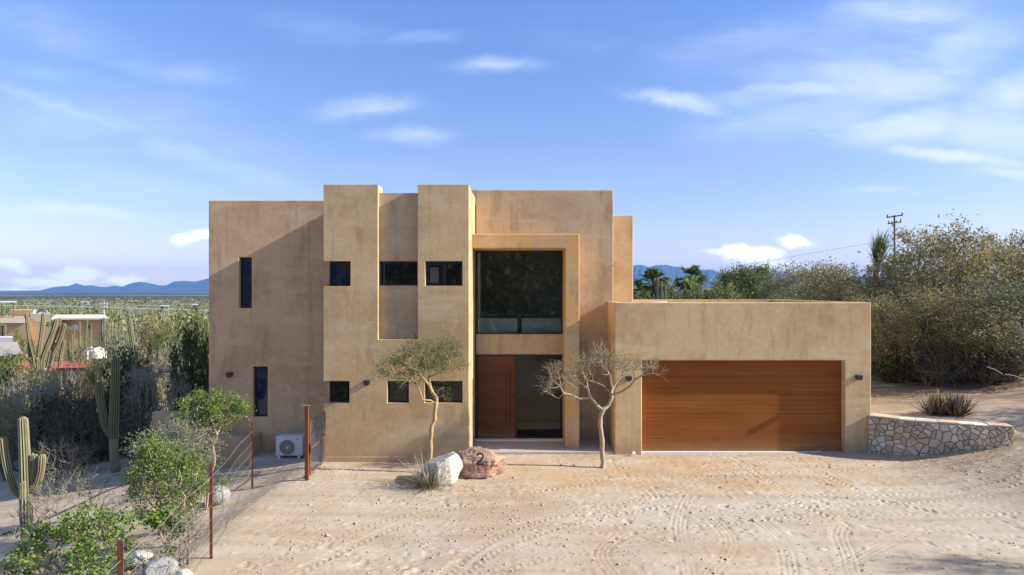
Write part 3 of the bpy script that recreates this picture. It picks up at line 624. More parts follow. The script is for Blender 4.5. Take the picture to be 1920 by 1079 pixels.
sdl = fr.build('door_frame', 'black_metal', house, bevel=.003, seg=1)
MB().box(dm+.032, hd[1]-.051, yd+.02, yd+.032, hd[2]+.046, hd[3]-.05).build('pane', 'glass_door', sdl)
# big upper window
yw = DW+.05
fr = MB().box(hw[0], hw[0]+.04, yw, yw+.07, hw[2], hw[3]).box(hw[1]-.04, hw[1], yw, yw+.07, hw[2], hw[3]).box(hw[0]+.041, hw[1]-.041, yw+.001, yw+.07, hw[2], hw[2]+.04).box(hw[0]+.041, hw[1]-.041, yw+.001, yw+.07, hw[3]-.04, hw[3])
bw = fr.build('picture_window', 'black_metal', house, bevel=.003, seg=1)
MB().box(hw[0]+.042, hw[1]-.042, yw+.03, yw+.042, hw[2]+.042, hw[3]-.042).build('pane', 'glass_clear', bw)
# balustrade just inside the big window
zr = Z(588, DW+.35); xm = X(974, DW+.35)
bl = MB().box(hw[0]+.02, hw[1]+.05, DW+.33, DW+.37, zr-.06, zr).box(xm-.035, xm+.035, DW+.335, DW+.365, hw[2]-.1, zr-.061).box(hw[0]+.0, hw[0]+.04, DW+.335, DW+.365, hw[2]-.1, zr-.061)
blu = bl.build('balustrade', 'black_metal', house)
MB().box(hw[0]+.09, xm-.06, DW+.345, DW+.357, hw[2]-.1, zr-.13).box(xm+.06, hw[1]+.04, DW+.345, DW+.357, hw[2]-.1, zr-.13).build('glass_panel', 'rail_glass', blu)
# inside: hall behind the glass
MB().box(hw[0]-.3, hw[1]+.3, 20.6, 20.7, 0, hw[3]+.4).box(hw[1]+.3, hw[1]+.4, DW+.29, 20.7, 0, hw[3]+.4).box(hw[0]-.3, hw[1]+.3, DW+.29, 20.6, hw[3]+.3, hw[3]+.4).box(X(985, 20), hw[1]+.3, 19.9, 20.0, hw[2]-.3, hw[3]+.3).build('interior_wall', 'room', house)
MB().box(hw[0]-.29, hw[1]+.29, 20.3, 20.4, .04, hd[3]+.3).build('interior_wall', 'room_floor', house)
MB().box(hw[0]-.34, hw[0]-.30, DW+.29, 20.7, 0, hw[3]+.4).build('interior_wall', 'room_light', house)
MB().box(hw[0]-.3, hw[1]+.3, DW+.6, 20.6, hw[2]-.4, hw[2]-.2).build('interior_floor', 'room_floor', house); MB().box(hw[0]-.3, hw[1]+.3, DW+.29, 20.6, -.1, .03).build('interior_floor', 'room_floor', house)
wf = MB()
for k in range(3): wf.box(hw[0]+.05+k*.045, hw[0]+.07+k*.045, DW+.29+k*.02, DW+.31+k*.02, hw[2]-.1, Z(600-k*2, DW+.3))
wf.build('blind', 'white_frame', house)
MB().box(X(985, 19.6), X(1018, 19.6), 19.5, 19.55, Z(725, 19.6), Z(700, 19.6)).build('interior_picture', 'room_light', house)
# entry slab and step
sy = DG+.02
sl_ = MB().box(xt3+.004, xg0-.004, sy, DW-.002, -.2, .028).build('entry_slab', 'concrete', house, bevel=.012)
MB().box(hd[0]-.02, hd[1]+.02, DW-.2, DW-.003, .03, hd[2]).build('threshold', 'white_strip', house)
# concrete floor beside the air conditioner
MB().box(X(475, 16.7)+.004, xt0-.003, 16.45, DL-.003, -.4, -.105).build('side_slab', 'concrete', house)
# wall lamps
def wall_lamp(x, y, z):
    m_ = MB(); n = 10; r = .068; V = []; 
    prof = [(x+r*math.cos(a), z+.02+(r*math.sin(a) if math.sin(a) < 0 else 0)) for a in np.linspace(math.pi, 2*math.pi, n)]
    prof = [(x-r, z+.075)]+prof+[(x+r, z+.075)]; k = len(prof)
    V = [(p[0], y-.12, p[1]) for p in prof]+[(p[0], y-.001, p[1]) for p in prof]
    m_.add(V, [tuple(range(k)), tuple(range(2*k-1, k-1, -1))]+[(i, i+k, (i+1) % k+k, (i+1) % k) for i in range(k)])
    return m_.build('wall_lamp', 'lamp_black', house, bevel=.004, seg=1)
wall_lamp(X(432, DL), DL, Z(704, DL)); wall_lamp(X(689, DT), DT, Z(719, DT)); wall_lamp(X(1178.5, DG), DG, Z(711, DG)); wall_lamp(X(1608.5, DG), DG, Z(709, DG))
mt = MB().box(xw1-.03, xw1-.005, DW-.02, DW-.001, Z(499, DW), Z(497.5, DW)); mt.build('drain_spout', 'black_metal', house)
# sloped low terrace wall left of the house
lw = thing('garden_wall', (X(337, 18.6), 18.6, -.9), 'low brown terrace wall with sloping grey handrail at the left end of the house', 'wall')
MB().box(X(285, 18.6), xl0-.01, 18.6, 18.8, -1.6, Z(773, 18.6)).build('wall', 'stucco_grey', lw, bevel=.02)
MB().tube([P(296, 813, 18.3), P(352, 790, 18.55)], .05, 8).build('handrail', 'pole_grey', lw)
# ------------------------------------------------------------------ air conditioner
acx0, acx1, acy, acz0, acz1 = X(517, 16.55), X(568, 16.55), 16.55, -.04, Z(818.5, 16.55)
ac = thing('air_conditioner', ((acx0+acx1)/2, 16.7, -.105), 'white outdoor air conditioning unit with round dark fan grille beside the rusty gate', 'air conditioner')
MB().box(acx0, acx1, acy, acy+.3, acz0, acz1).build('casing', 'white_paint', ac, bevel=.018)
cx, cz, rr = X(538.5, acy), Z(839, acy), .18
gm = MB(); 
for r_ in np.linspace(.035, rr, 8):
    gm.tube([(cx+r_*math.cos(a), acy-.016, cz+r_*math.sin(a)) for a in np.linspace(0, 2*math.pi, 33)], .0032, 4, cap=False)
for a in np.linspace(0, 2*math.pi, 29)[:-1]:
    gm.tube([(cx+.03*math.cos(a), acy-.02, cz+.03*math.sin(a)), (cx+rr*math.cos(a+.5), acy-.014, cz+rr*math.sin(a+.5))], .003, 3)
MB().tube([(cx, acy-.006, cz), (cx, acy-.002, cz)], rr, 40).build('fan_recess', 'grille', ac)
gm.build('fan_guard', 'pole_grey', ac); MB().tube([(cx, acy-.03, cz), (cx, acy-.008, cz)], .03, 16).build('fan_hub', 'white_paint', ac)
MB().box(X(556, acy), acx1-.02, acy-.006, acy-.001, acz0+.04, acz1-.12).build('side_panel', 'white_paint', ac, bevel=.003, seg=1)
lb = MB(); bx = X(554, acy)
for k in range(6): lb.box(bx+k*.016, bx+k*.016+.011, acy-.005, acy-.001, acz1-.075, acz1-.058)
lb.build('badge', 'grille', ac)
for fx in (acx0+.06, acx1-.12): MB().box(fx, fx+.05, acy-.03, acy+.33, -.104, acz0).build('foot', 'white_paint', ac)
MB().box(acx1+.001, acx1+.03, acy+.08, acy+.2, acz0+.1, acz0+.24).build('valve_cover', 'white_paint', ac, bevel=.005)
# small ground spotlight
sx, sy_ = X(1186.5, 16.45), 16.45
spt = thing('ground_spotlight', (sx, sy_, 0), 'tiny white round spotlight low against the garage wall', 'spotlight')
MB().tube([(sx, sy_+.12, Hs(sx, sy_)+.02), (sx, sy_+.02, Hs(sx, sy_)+.075)], .012, 6).build('stem', 'black_metal', spt)
MB().tube([(sx+.0, sy_+.05, Hs(sx, sy_)+.08), (sx+.02, sy_-.05, Hs(sx, sy_)+.09)], [.035, .045], 14).build('lamp_head', 'white_paint', spt)
# ------------------------------------------------------------------ stone retaining wall (facing of separate stones)
rw = thing('retaining_wall', (10, 15.7, 0), 'curved low retaining wall of pale irregular stones right of the garage', 'wall')
wl = np.array([[x, y] for x, y in zip(WX[:6], WY[:6])])
q = [wl[0]]
for a, b in zip(wl[:-1], wl[1:]): q += [a*.75+b*.25, a*.25+b*.75]
q.append(wl[-1]); wl = np.array(q); sg = np.r_[0, np.cumsum(np.hypot(*np.diff(wl, axis=0).T))]; Lw = sg[-1]
def wpt(s, d=0.):
    s = np.clip(s, 0, Lw); x, y = np.interp(s, sg, wl[:,0]), np.interp(s, sg, wl[:,1])
    x2, y2 = np.interp(min(s+.1, Lw), sg, wl[:,0]), np.interp(min(s+.1, Lw), sg, wl[:,1]); x1, y1 = np.interp(max(s-.1, 0), sg, wl[:,0]), np.interp(max(s-.1, 0), sg, wl[:,1])
    t = np.array([x2-x1, y2-y1]); t /= np.hypot(*t); return x+t[1]*d, y-t[0]*d
ztw = .90
core = MB(); N = 40; V = []
for i in range(N+1):
    s = Lw*i/N
    for d, z in ((0, -.4), (0, ztw), (-.32, ztw), (-.32, -.4)): x, y = wpt(s, d); V.append((x, y, z))
core.add(V, [(4*i+j, 4*i+4+j, 4*i+4+(j+1) % 4, 4*i+(j+1) % 4) for i in range(N) for j in range(4)]+[(0,1,2,3), (4*N+3,4*N+2,4*N+1,4*N)])
core.build('wall_core', 'mortar', rw)
rs = random.Random(4); seeds = [(rs.uniform(-.1, Lw+.1), rs.uniform(-.15, ztw+.05)) for _ in range(215)]
for _ in range(1):      # relax slightly
    ns = []
    for i, a in enumerate(seeds):
        dx = dy = 0
        for j, b in enumerate(seeds):
            if i != j:
                ex, ey = a[0]-b[0], a[1]-b[1]; d2 = ex*ex+ey*ey
                if d2 < .03: dx += ex*.25; dy += ey*.25
        ns.append((a[0]+dx*.4, a[1]+dy*.4))
    seeds = ns
sm = MB()
for i, a in enumerate(seeds):
    poly = [(max(0, a[0]-.6), max(-.2, a[1]-.6)), (min(Lw, a[0]+.6), max(-.2, a[1]-.6)), (min(Lw, a[0]+.6), min(ztw-.01, a[1]+.6)), (max(0, a[0]-.6), min(ztw-.01, a[1]+.6))]
    for j, b in enumerate(seeds):
        if i == j or abs(a[0]-b[0]) > 1.2 or abs(a[1]-b[1]) > 1.2: continue
        nx_, ny_ = b[0]-a[0], b[1]-a[1]; L = math.hypot(nx_, ny_)
        if L < 1e-6: continue
        nx_ /= L; ny_ /= L; c = ((a[0]+b[0])/2*nx_+(a[1]+b[1])/2*ny_)-.008
        out = []
        for k in range(len(poly)):
            p, q_ = poly[k], poly[(k+1) % len(poly)]; dp, dq = p[0]*nx_+p[1]*ny_-c, q_[0]*nx_+q_[1]*ny_-c
            if dp <= 0: out.append(p)
            if dp*dq < 0: t = dp/(dp-dq); out.append((p[0]+(q_[0]-p[0])*t, p[1]+(q_[1]-p[1])*t))
        poly = out
        if len(poly) < 3: break
    if len(poly) < 3: continue
    th = rs.uniform(.018, .075); n = len(poly); V = []; cxs = sum(p[0] for p in poly)/n; czs = sum(p[1] for p in poly)/n; tl, tw = rs.uniform(-.1, .1), rs.uniform(-.12, .12)
    for p in poly: x, y = wpt(p[0], -.01); V.append((x, y, p[1]))
    for p in poly: x, y = wpt(p[0], th*.8); V.append((x, y, p[1]))
    for p in poly: x, y = wpt(cxs+(p[0]-cxs)*.9, th+tl*(p[0]-cxs)+tw*(p[1]-czs)); V.append((x, y, czs+(p[1]-czs)*.9))
    F = [tuple(range(2*n, 3*n))]
    for k in range(n): F += [(k, (k+1) % n, n+(k+1) % n, n+k), (n+k, n+(k+1) % n, 2*n+(k+1) % n, 2*n+k)]
    sm.add(V, F)
sm.build('stone_facing', 'stone_facing', rw)
cs = MB(); s = 0.
while s < Lw-.05:
    w_ = min(rs.uniform(.22, .5), Lw-s); V = []; h_ = rs.uniform(.025, .045); ov = rs.uniform(.02, .05)
    for z in (ztw+.001, ztw+h_):
        for ss, d in ((s+.006, ov), (s+w_-.006, ov+rs.uniform(-.01,.01)), (s+w_-.006, -.34), (s+.006, -.34)): x, y = wpt(ss, d); V.append((x, y, z))
    cs.add(V, [(3,2,1,0),(4,5,6,7),(0,1,5,4),(1,2,6,5),(2,3,7,6),(3,0,4,7)]); s += w_
cs.build('cap_stone', 'stone_facing', rw)
# ------------------------------------------------------------------ plants: builders
def unit(v): return v/np.maximum(1e-9, np.linalg.norm(v, axis=-1, keepdims=True))
def prisms(A, B, ra, rb, k=4):
    """tapered prisms from A to B, all at once"""
    A, B = np.asarray(A, float), np.asarray(B, float); n = len(A); t = unit(B-A)
    ref = np.where(np.abs(t[:, 2:3]) < .9, [[0, 0, 1.]], [[1., 0, 0]]); u = unit(np.cross(t, ref)); v = np.cross(t, u)
    ang = np.arange(k)*2*math.pi/k; c, s = np.cos(ang)[None, :, None], np.sin(ang)[None, :, None]
    ring = u[:, None]*c+v[:, None]*s
    V = np.concatenate([A[:, None]+ring*np.asarray(ra).reshape(-1, 1, 1), B[:, None]+ring*np.asarray(rb).reshape(-1, 1, 1)], 1).reshape(-1, 3)
    j = np.arange(k); f = np.stack([j, (j+1) % k, k+(j+1) % k, k+j], -1)
    return V, (f[None]+(np.arange(n)*2*k)[:, None, None]).reshape(-1, 4)
def rhombs(C, d, w, L, W):
    """leaf quads with a slight fold"""
    d = unit(d); w = unit(w-d*(w*d).sum(-1, keepdims=True)); L = np.asarray(L).reshape(-1, 1); W = np.asarray(W).reshape(-1, 1)
    V = np.stack([C-d*L*.5, C+w*W*.5-d*L*.06, C+d*L*.5, C-w*W*.5-d*L*.06], 1).reshape(-1, 3)
    return V, np.arange(len(V)).reshape(-1, 4)
def cat(parts):
    V = []; F = []; n = 0
    for v, f in parts: V.append(v); F.append(f+n); n += len(v)
    return np.concatenate(V), np.concatenate(F)
def arbor(nodes, parents, attract, rng, seg=.35, wig=.12, bend=.35, sag=0.):
    pos = [np.array(p, float) for p in nodes]; par = list(parents); pl = [0.]*len(pos)
    for i in range(1, len(pos)): pl[i] = pl[par[i]]+np.linalg.norm(pos[i]-pos[par[i]])
    hand = len(pos); root = pos[-1] if len(pos) > 1 else pos[0]
    cand = [i for i in range(hand)]
    att = sorted(attract, key=lambda p: min(np.linalg.norm(p-pos[i]) for i in cand))
    P_ = np.array(pos); L_ = np.array(pl)
    mask = np.zeros(hand, bool); mask[1:] = True
    if hand == 1: mask[0] = True
    P_ = list(P_); L_ = list(L_); mask = list(mask)
    for a in att:
        PA = np.array(P_); d = np.linalg.norm(PA-a, axis=1); below = np.clip(PA[:, 2]-a[2], 0, None)
        cost = d+bend*np.array(L_)+below*.8+np.where(mask, 0, 99)
        j = int(np.argmin(cost)); D = d[j]; m = max(1, int(D/seg)); prev = j; st = PA[j]
        side = rng.normal(0, 1, 3)*D*.12
        for q in range(1, m+1):
            t = q/m; p = st+(a-st)*t+side*math.sin(math.pi*t)+rng.normal(0, wig*seg, 3)*(q < m); p[2] -= sag*math.sin(math.pi*t)*D
            P_.append(p); par.append(prev); L_.append(L_[prev]+D/m); mask.append(True); prev = len(P_)-1
    return np.array(P_), np.array(par)
def pipe(par, tip=.006, ex=.5, n0=0):
    n = len(par); cnt = np.zeros(n); ch = np.zeros(n, int)
    for i in range(n-1, 0, -1): ch[par[i]] += 1
    for i in range(n-1, -1, -1):
        if ch[i] == 0: cnt[i] = 1
        if i: cnt[par[i]] += cnt[i]
    return tip*cnt**ex, ch == 0, cnt
def wood_mesh(P_, par, rad, k=5):
    i = np.arange(1, len(P_)); i = i[par[1:] >= 0]
    kn = 1+.22*(_h(np.arange(len(rad)), np.arange(len(rad))*7, 5)-.4); rad = rad*kn
    ra = np.minimum(rad[par[i]], rad[i]*1.35); return prisms(P_[par[i]], P_[i], ra, rad[i], k)
def sprays(pts, out, rng, n=3, L=.35, up=.3, r=.003, leaves=8, ll=.05, lw=.02, sub=True, spread=.06, droop=0.):
    m = len(pts)*n; A = np.repeat(pts, n, 0); o = np.repeat(out, n, 0)
    d = unit(o*.8+rng.normal(0, .75, (m, 3))+[0, 0, up]); Ls = L*rng.uniform(.5, 1.2, (m, 1))
    mid = A+d*Ls*.5+rng.normal(0, .05, (m, 3))*L; B = A+d*Ls+rng.normal(0, .12, (m, 3))*L-[0, 0, droop*L]
    w = [prisms(A, mid, np.full(m, r), np.full(m, r*.75), 3), prisms(mid, B, np.full(m, r*.75), np.full(m, r*.4), 3)]
    if not leaves: return w, None
    q = m*leaves; t = rng.uniform(.1, 1.05, (q, 1)); A2, M2, B2 = (np.repeat(v, leaves, 0) for v in (A, mid, B))
    C = np.where(t < .5, A2+(M2-A2)*t*2, M2+(B2-M2)*(t*2-1))+rng.normal(0, spread, (q, 3))
    ld = unit(np.repeat(d, leaves, 0)+rng.normal(0, .9, (q, 3))); lwv = rng.normal(0, 1, (q, 3))+[0, 0, .4]
    return w, rhombs(C, ld, lwv, ll*rng.uniform(.6, 1.3, q), lw*rng.uniform(.6, 1.3, q))
def lobes_pts(lobes, n, rng, shell=.55):
    vol = np.array([l[3]*l[4]*l[5] for l in lobes]); ks = rng.choice(len(lobes), n, p=vol/vol.sum()); d = unit(rng.normal(0, 1, (n, 3)))
    r = (shell+(1-shell)*rng.random((n, 1)))**.7; L = np.array(lobes)[ks]; p = L[:, :3]+d*r*L[:, 3:6]
    return p, d
def grow(name, root, lobes, n, rng, bark, leaf, label=None, catg='tree', trunk=None, trunk_r=.12, tip=.008, twig=3, L=.45, leaves=8, ll=.09, lw=.035, spread=.08, up=.25, droop=0., seg=.4, shell=.5, group=None, stems=1, sag=0., ex=.5, foliage='crown', zmin=-9, k=5, tr=.0035, twigmat=None):
    """a tree or shrub as a thing with a trunk and a crown"""
    root = np.array(root, float); t = thing(name, root, label, catg, group)
    ws = []; lv = []
    pts, d = lobes_pts(lobes, n, rng, shell); pts = pts+root; ok = pts[:, 2] > root[2]+max(.05, zmin); pts, d = pts[ok], d[ok]
    if trunk is None:
        nodes, pars = [], []
        nodes.append(root-[0, 0, .15]); pars.append(-1)
        for s in range(stems):
            a = rng.uniform(0, 6.28); c = np.array(lobes[s % len(lobes)][:3]); nodes.append(root+c*.3+np.array([math.cos(a), math.sin(a), 0])*.08*np.linalg.norm(c)); pars.append(0)
    else: nodes, pars = [root+np.array(q) for q in trunk[0]], trunk[1]
    P_, par = arbor(nodes, pars, pts, rng, seg, sag=sag); rad, tips, cnt = pipe(par, tip, ex); rad = np.minimum(rad, trunk_r)
    wv = wood_mesh(P_, par, rad, k); ws.append(wv)
    sel = np.where(cnt <= 3)[0]; sel = sel[sel > 0]
    cen = np.average(np.array([l[:3] for l in lobes]), axis=0)+root
    o = unit(P_[sel]-cen-[0, 0, -.2])
    w2, lf = sprays(P_[sel], o, rng, twig, L, up, tr, leaves, ll, lw, spread=spread, droop=droop); tw = None
    if twigmat: tw = cat(w2)
    else: ws += w2
    V, F = cat(ws); npmesh('trunk' if catg != 'bush' else 'branches', V, F, bark, t)
    if tw: npmesh('twigs', *tw, twigmat, t)
    if lf is not None: npmesh(foliage, lf[0], lf[1], leaf, t)
    return t
USED = set()
SIZE = {}
def psize(t):
    me = [c for c in t.children if c.name.startswith(('foliage', 'crown'))][0].data
    a = np.empty(len(me.vertices)*3, np.float32); me.vertices.foreach_get('co', a); a = a.reshape(-1, 3)
    return float(np.percentile(a[:, 2], 98.5)), float(np.percentile(np.hypot(a[:, 0], a[:, 1]), 97)*2)
def place(proto, x, y, s=1., rz=0., sz=None, label=None, group=None, first=[None], z=None):
    if proto in USED: o = copy_tree(proto)
    else: o = proto; USED.add(proto)
    o.location = (x, y, (Hs(x, y) if z is None else z)-.03); o.rotation_euler = (0, 0, rz); o.scale = (s, s, sz or s)
    if label: o['label'] = label
    if group: o['group'] = group
    elif 'group' in o.keys(): del o['group']
    return o
# ------------------------------------------------------------------ the two small entrance trees (limbs traced, twigs grown)
def limb_nodes(limbs, D, root, rng):
    """limbs: list of (start key, [(px,py,dy),...]); returns local nodes and parents"""
    nodes, pars, keys = [], [], {}
    for key, start, pts in limbs:
        prev = keys[start] if start else -1
        P3 = [np.array(P(px, py, D+dy))-root for px, py, dy in pts]
        if prev >= 0: P3 = [nodes[prev]]+P3
        for a, b, i in zip(P3[:-1], P3[1:], range(99)):
            if prev < 0: nodes.append(a); pars.append(-1); prev = len(nodes)-1
            for t in (.5, 1.):
                p = a+(b-a)*t+rng.normal(0, .006, 3); nodes.append(p); pars.append(prev); prev = len(nodes)-1
            if isinstance(key, str): keys[key+str(i+1)] = prev
        keys[key] = prev
    return nodes, pars
def LB(D, lst, root):
    out = []
    for px, py, rx, rz, dy, ry in lst:
        c = np.array(P(px, py, D+dy))-root; out.append((*c, rx*D/FPX, ry, rz*D/FPX))
    return out
rg = np.random.default_rng(11)
D1 = 14.9; r1 = np.array([X(807.5, D1), D1, Hs(X(807.5, D1), D1)-.05])
limbs = [('t', None, [(807,892,0),(807,860,0),(808,825,.02),(809,800,0),(816,788,.03),(816,772,0),(817,758,0)]),
 ('a', 't', [(808,751,-.05),(796,750,-.12),(791,750,-.15),(790,742,-.15),(786,730,-.1),(781,722,-.2),(777,704,-.25),(765,694,-.3)]),
 ('b', 't', [(819,747,.05),(811,738,.1),(806,724,.1),(804,709,.15),(809,690,.2),(822,668,.3)]),
 ('c', 'b3', [(795,712,-.1),(785,700,-.2),(770,690,-.3),(748,690,-.4)]), ('d', 'b4', [(822,700,.1),(838,690,.1),(852,684,.15)])]
nd = limb_nodes(limbs, D1, r1, rg)
lb = LB(D1, [(742,692,38,20,-.3,.45),(785,672,44,28,-.1,.6),(832,664,34,30,.1,.55),(815,690,34,18,.2,.5),(765,708,30,12,-.3,.4),(852,690,20,12,.1,.3),(822,735,24,12,.1,.25)], r1)
grow('small_tree', r1, lb, 240, rg, 'bark_yellow', 'f_tree_green', 'small tree with crooked yellow trunk and wispy olive crown in front of the tower windows', 'tree', trunk=nd, trunk_r=.088, tip=.0040, twig=3, L=.24, leaves=16, ll=.034, lw=.015, spread=.035, up=.2, seg=.16, shell=.25, k=8, tr=.0024, twigmat='bark_grey')
D2 = 15.3; r2 = np.array([X(1130, D2), D2, Hs(X(1130, D2), D2)-.05])
limbs = [('t', None, [(1130,884,0),(1130,868,0),(1129.5,845,0),(1128.6,815,0),(1125,799,0),(1125.5,781,0),(1131,769,0)]),
 ('l', 't', [(1123,764,-.03),(1113.6,753,-.08),(1106.6,746,-.1),(1099.7,746,-.1),(1085.7,748,-.15),(1069.5,741,-.2),(1057,738,-.25),(1050,724,-.3),(1036,715,-.3),(1029,692,-.35)]),
 ('m', 'l7', [(1048,747,-.2),(1038,743,-.25),(1025,733,-.3),(1013,724,-.35)]),
 ('r', 't', [(1140,762,.03),(1146,750,.05),(1147,741,.05)]),
 ('s', 'r', [(1162,736.6,-.1),(1181,725,-.2),(1190,713,-.25),(1204,704,-.3),(1222,700,-.35),(1230,680,-.35)]),
 ('u', 's5', [(1234,702,-.35),(1242,696,-.35)]),
 ('v', 'r', [(1141,732,.1),(1133,725,.15),(1111,716,.2),(1094,712,.2),(1085,698,.25)]),
 ('w', 'r', [(1148,727,.1),(1143.7,704,.1),(1130,686,.15),(1124,668,.2)]), ('y', 'r', [(1152,722,.2),(1164,706,.3),(1172,690,.3)])]
nd = limb_nodes(limbs, D2, r2, rg)
lb = LB(D2, [(1032,722,22,20,-.3,.3),(1050,700,22,24,-.2,.35),(1092,690,30,30,.1,.5),(1126,672,24,32,.2,.5),(1165,686,30,22,.2,.5),(1205,688,30,14,-.2,.4),(1226,690,16,14,-.3,.25),(1075,715,26,14,0,.35)], r2)
grow('small_tree', r2, lb, 310, rg, 'bark_pale', 'f_tree', 'small nearly leafless pale tree forked low beside the front entrance', 'tree', trunk=nd, trunk_r=.05, tip=.0044, twig=3, L=.2, leaves=7, ll=.026, lw=.012, spread=.025, up=.35, seg=.16, shell=.1, k=8, tr=.0026, twigmat='bark_pale')
# ------------------------------------------------------------------ rocks
def ico(sub=5):
    import bmesh
    bm = bmesh.new(); bmesh.ops.create_icosphere(bm, subdivisions=sub, radius=1)
    V = np.array([v.co[:] for v in bm.verts]); F = np.array([[v.index for v in f.verts] for f in bm.faces]); bm.free(); return V, F
ICO = ico(5)
def n3(p, s, seed): return (vnoise(p[:,0]*s+7, p[:,1]*s+3, seed)+vnoise(p[:,1]*s+1, p[:,2]*s+9, seed+3)+vnoise(p[:,2]*s+5, p[:,0]*s+2, seed+7))/3-.5
def rock(name, px, pybase, D, w, h, dp, seed, m, label, sharp=10, rough=.1, rz=0, z=None, planes=None, catg='rock', ex=None):
    rg_ = np.random.default_rng(seed); V, F = ICO; N = unit(rg_.normal(0, 1, (sharp, 3))); hh_ = rg_.uniform(.62, .95, sharp)
    if planes is not None: N = np.concatenate([N, unit(np.array([q[:3] for q in planes], float))]); hh_ = np.r_[hh_, [q[3] for q in planes]]
    dt = V@N.T; r = np.min(np.where(dt > .05, hh_/np.maximum(dt, .05), 9.), 1); r = np.minimum(r, 1.15)
    Q = V*r[:, None]; Q *= (1+rough*1.2*n3(Q, 2.2, seed)+rough*.8*n3(Q, 5, seed+1)+rough*.5*n3(Q, 12, seed+2))[:, None]
    lo, hi = Q.min(0), Q.max(0); Q = (Q-(lo+hi)/2)/(hi-lo)
    c, s = math.cos(rz), math.sin(rz); Q = Q*[w, dp, h]; Q = np.stack([Q[:,0]*c-Q[:,1]*s, Q[:,0]*s+Q[:,1]*c, Q[:,2]], -1)
    x, y = X(px, D), D; z0 = Hs(x, y) if z is None else z; base = np.array([x, y, z0])
    t = thing(name, base, label, catg); npmesh('stone', Q+base+[0, 0, h*.5-h*.1], F, m, t, smooth=False); return t, base
rock('boulder', 829, 905, 14.2, .86, .66, .8, 9, 'rock_white', 'white boulder with a slanting flat top at the foot of the crooked tree', 5, .12, z=None, planes=[(-.45,0,1,.55),(-1,-1,.1,.6),(1,-.7,.15,.72),(.2,-1,.1,.62)])
nr, nb = rock('boulder', 897, 889, 14.75, 1.24, .70, .8, 61, 'rock_brown', 'rough reddish brown boulder carrying the house number 2', 9, .42, planes=[(0,-1,.12,.55),(.8,0,1,.75)])
# white flank of the numbered boulder
# numeral 2
cx, cz = X(900, 14.25), Z(861, 14.25); s_ = .11; yy_ = 14.26
arc = [(cx+s_*.62*math.cos(a)-.0, cz+s_*.52+s_*.52*math.sin(a)) for a in np.linspace(R(165), R(-38), 14)]
path = arc+[(cx+s_*.1, cz-s_*.35), (cx-s_*.72, cz-s_*1.02)]
nm = MB(); nm.tube([(x, yy_, z) for x, z in path], .02, 6); nm.tube([(cx-s_*.78, yy_, cz-s_*1.0), (cx+s_*.75, yy_, cz-s_*1.0)], .0165, 6)
nm.tube([(cx, yy_, cz+.08), (cx, yy_+.12, cz+.08)], .006, 4).tube([(cx, yy_, cz-s_), (cx, yy_+.12, cz-s_)], .006, 4)
nm.build('numeral', 'numeral', nr)
rock('boulder', 409, 905, 13.6, .46, .42, .45, 31, 'rock_grey', 'smooth grey boulder beside the middle fence post', 3, .05)
rock('rock', 229, 968, 11.4, .30, .26, .35, 37, 'rock_white', 'pale rounded rock half hidden at the left of the leafy shrubs', 4, .06)
rock('rock', 262, 1010, 10.4, .42, .25, .5, 41, 'rock_white', 'flat pale rock between the left shrubs and the short fence post', 5, .12, .4)
rock('rock', 300, 1055, 9.6, .46, .28, .5, 43, 'rock_grey', 'larger greyish rock right of the short fence post', 6, .12, .8)
rock('rock', 333, 1075, 9.1, .36, .3, .45, 47, 'rock_white', 'angular whitish rock at the bottom edge near the tall fence post', 6, .12, 1.2)
# ------------------------------------------------------------------ blade plants
def blades(base, n, rng, Lr, w, tilt, bend, segs=5, rad=.1, flat=.0):
    V = []; F = []
    a = rng.uniform(0, 2*math.pi, n); ti = rng.uniform(tilt[0], tilt[1], n); L = rng.uniform(Lr[0], Lr[1], n); bd = rng.normal(bend, abs(bend)*.5+.1, n)
    for i in range(n):
        h = np.array([math.cos(a[i]), math.sin(a[i]), 0]); p = base+h*rad*rng.random(); th = ti[i]; side = np.array([-h[1], h[0], 0]); k = len(V)
        curl = rng.normal(0, .15)
        for j in range(segs+1):
            t = j/segs; ww = w*(1-t)**.8*(.5 if j == 0 else 1)+.0015; V += [p-side*ww/2, p+side*ww/2+np.array([0, 0, flat*ww])]
            th2 = th+bd[i]*t; p = p+(h*math.sin(th2)+np.array([0, 0, math.cos(th2)])+side*curl*t)*L[i]/segs
        F += [(k+2*j, k+2*j+1, k+2*j+3, k+2*j+2) for j in range(segs)]
    return np.array(V), np.array(F)
x, y = X(806, 13.75), 13.75; b0 = np.array([x, y, Hs(x, y)])
t = thing('grass_tuft', b0, 'dry grey green wiry grass tuft in front of the white boulder', 'plant')
V1, F1 = blades(b0, 210, rg, (.4, .85), .013, (.1, 1.25), .5, rad=.2); V2, F2 = blades(b0, 70, rg, (.5, 1.05), .012, (.8, 1.5), .4, rad=.15)
npmesh('blades', *cat([(V1, F1), (V2, F2)]), 'f_straw', t)
x, y = X(1772, 16.9), 16.9; b0 = np.array([x, y, Hs(x, y)-.02])
t = thing('aloe', b0, 'clump of brownish aloe with yellow flower spikes above the stone wall', 'plant')
pa = []
for k in range(24):
    a = rg.uniform(0, 6.28); r_ = .36*math.sqrt(rg.random()); bb = b0+np.array([math.cos(a)*r_*1.15, math.sin(a)*r_*.8, 0]); pa.append(blades(bb, 17, rg, (.36, .68), .042, (.05, 1.25), -.45, rad=.05, flat=.5))
npmesh('leaves', *cat(pa), 'f_aloe', t)
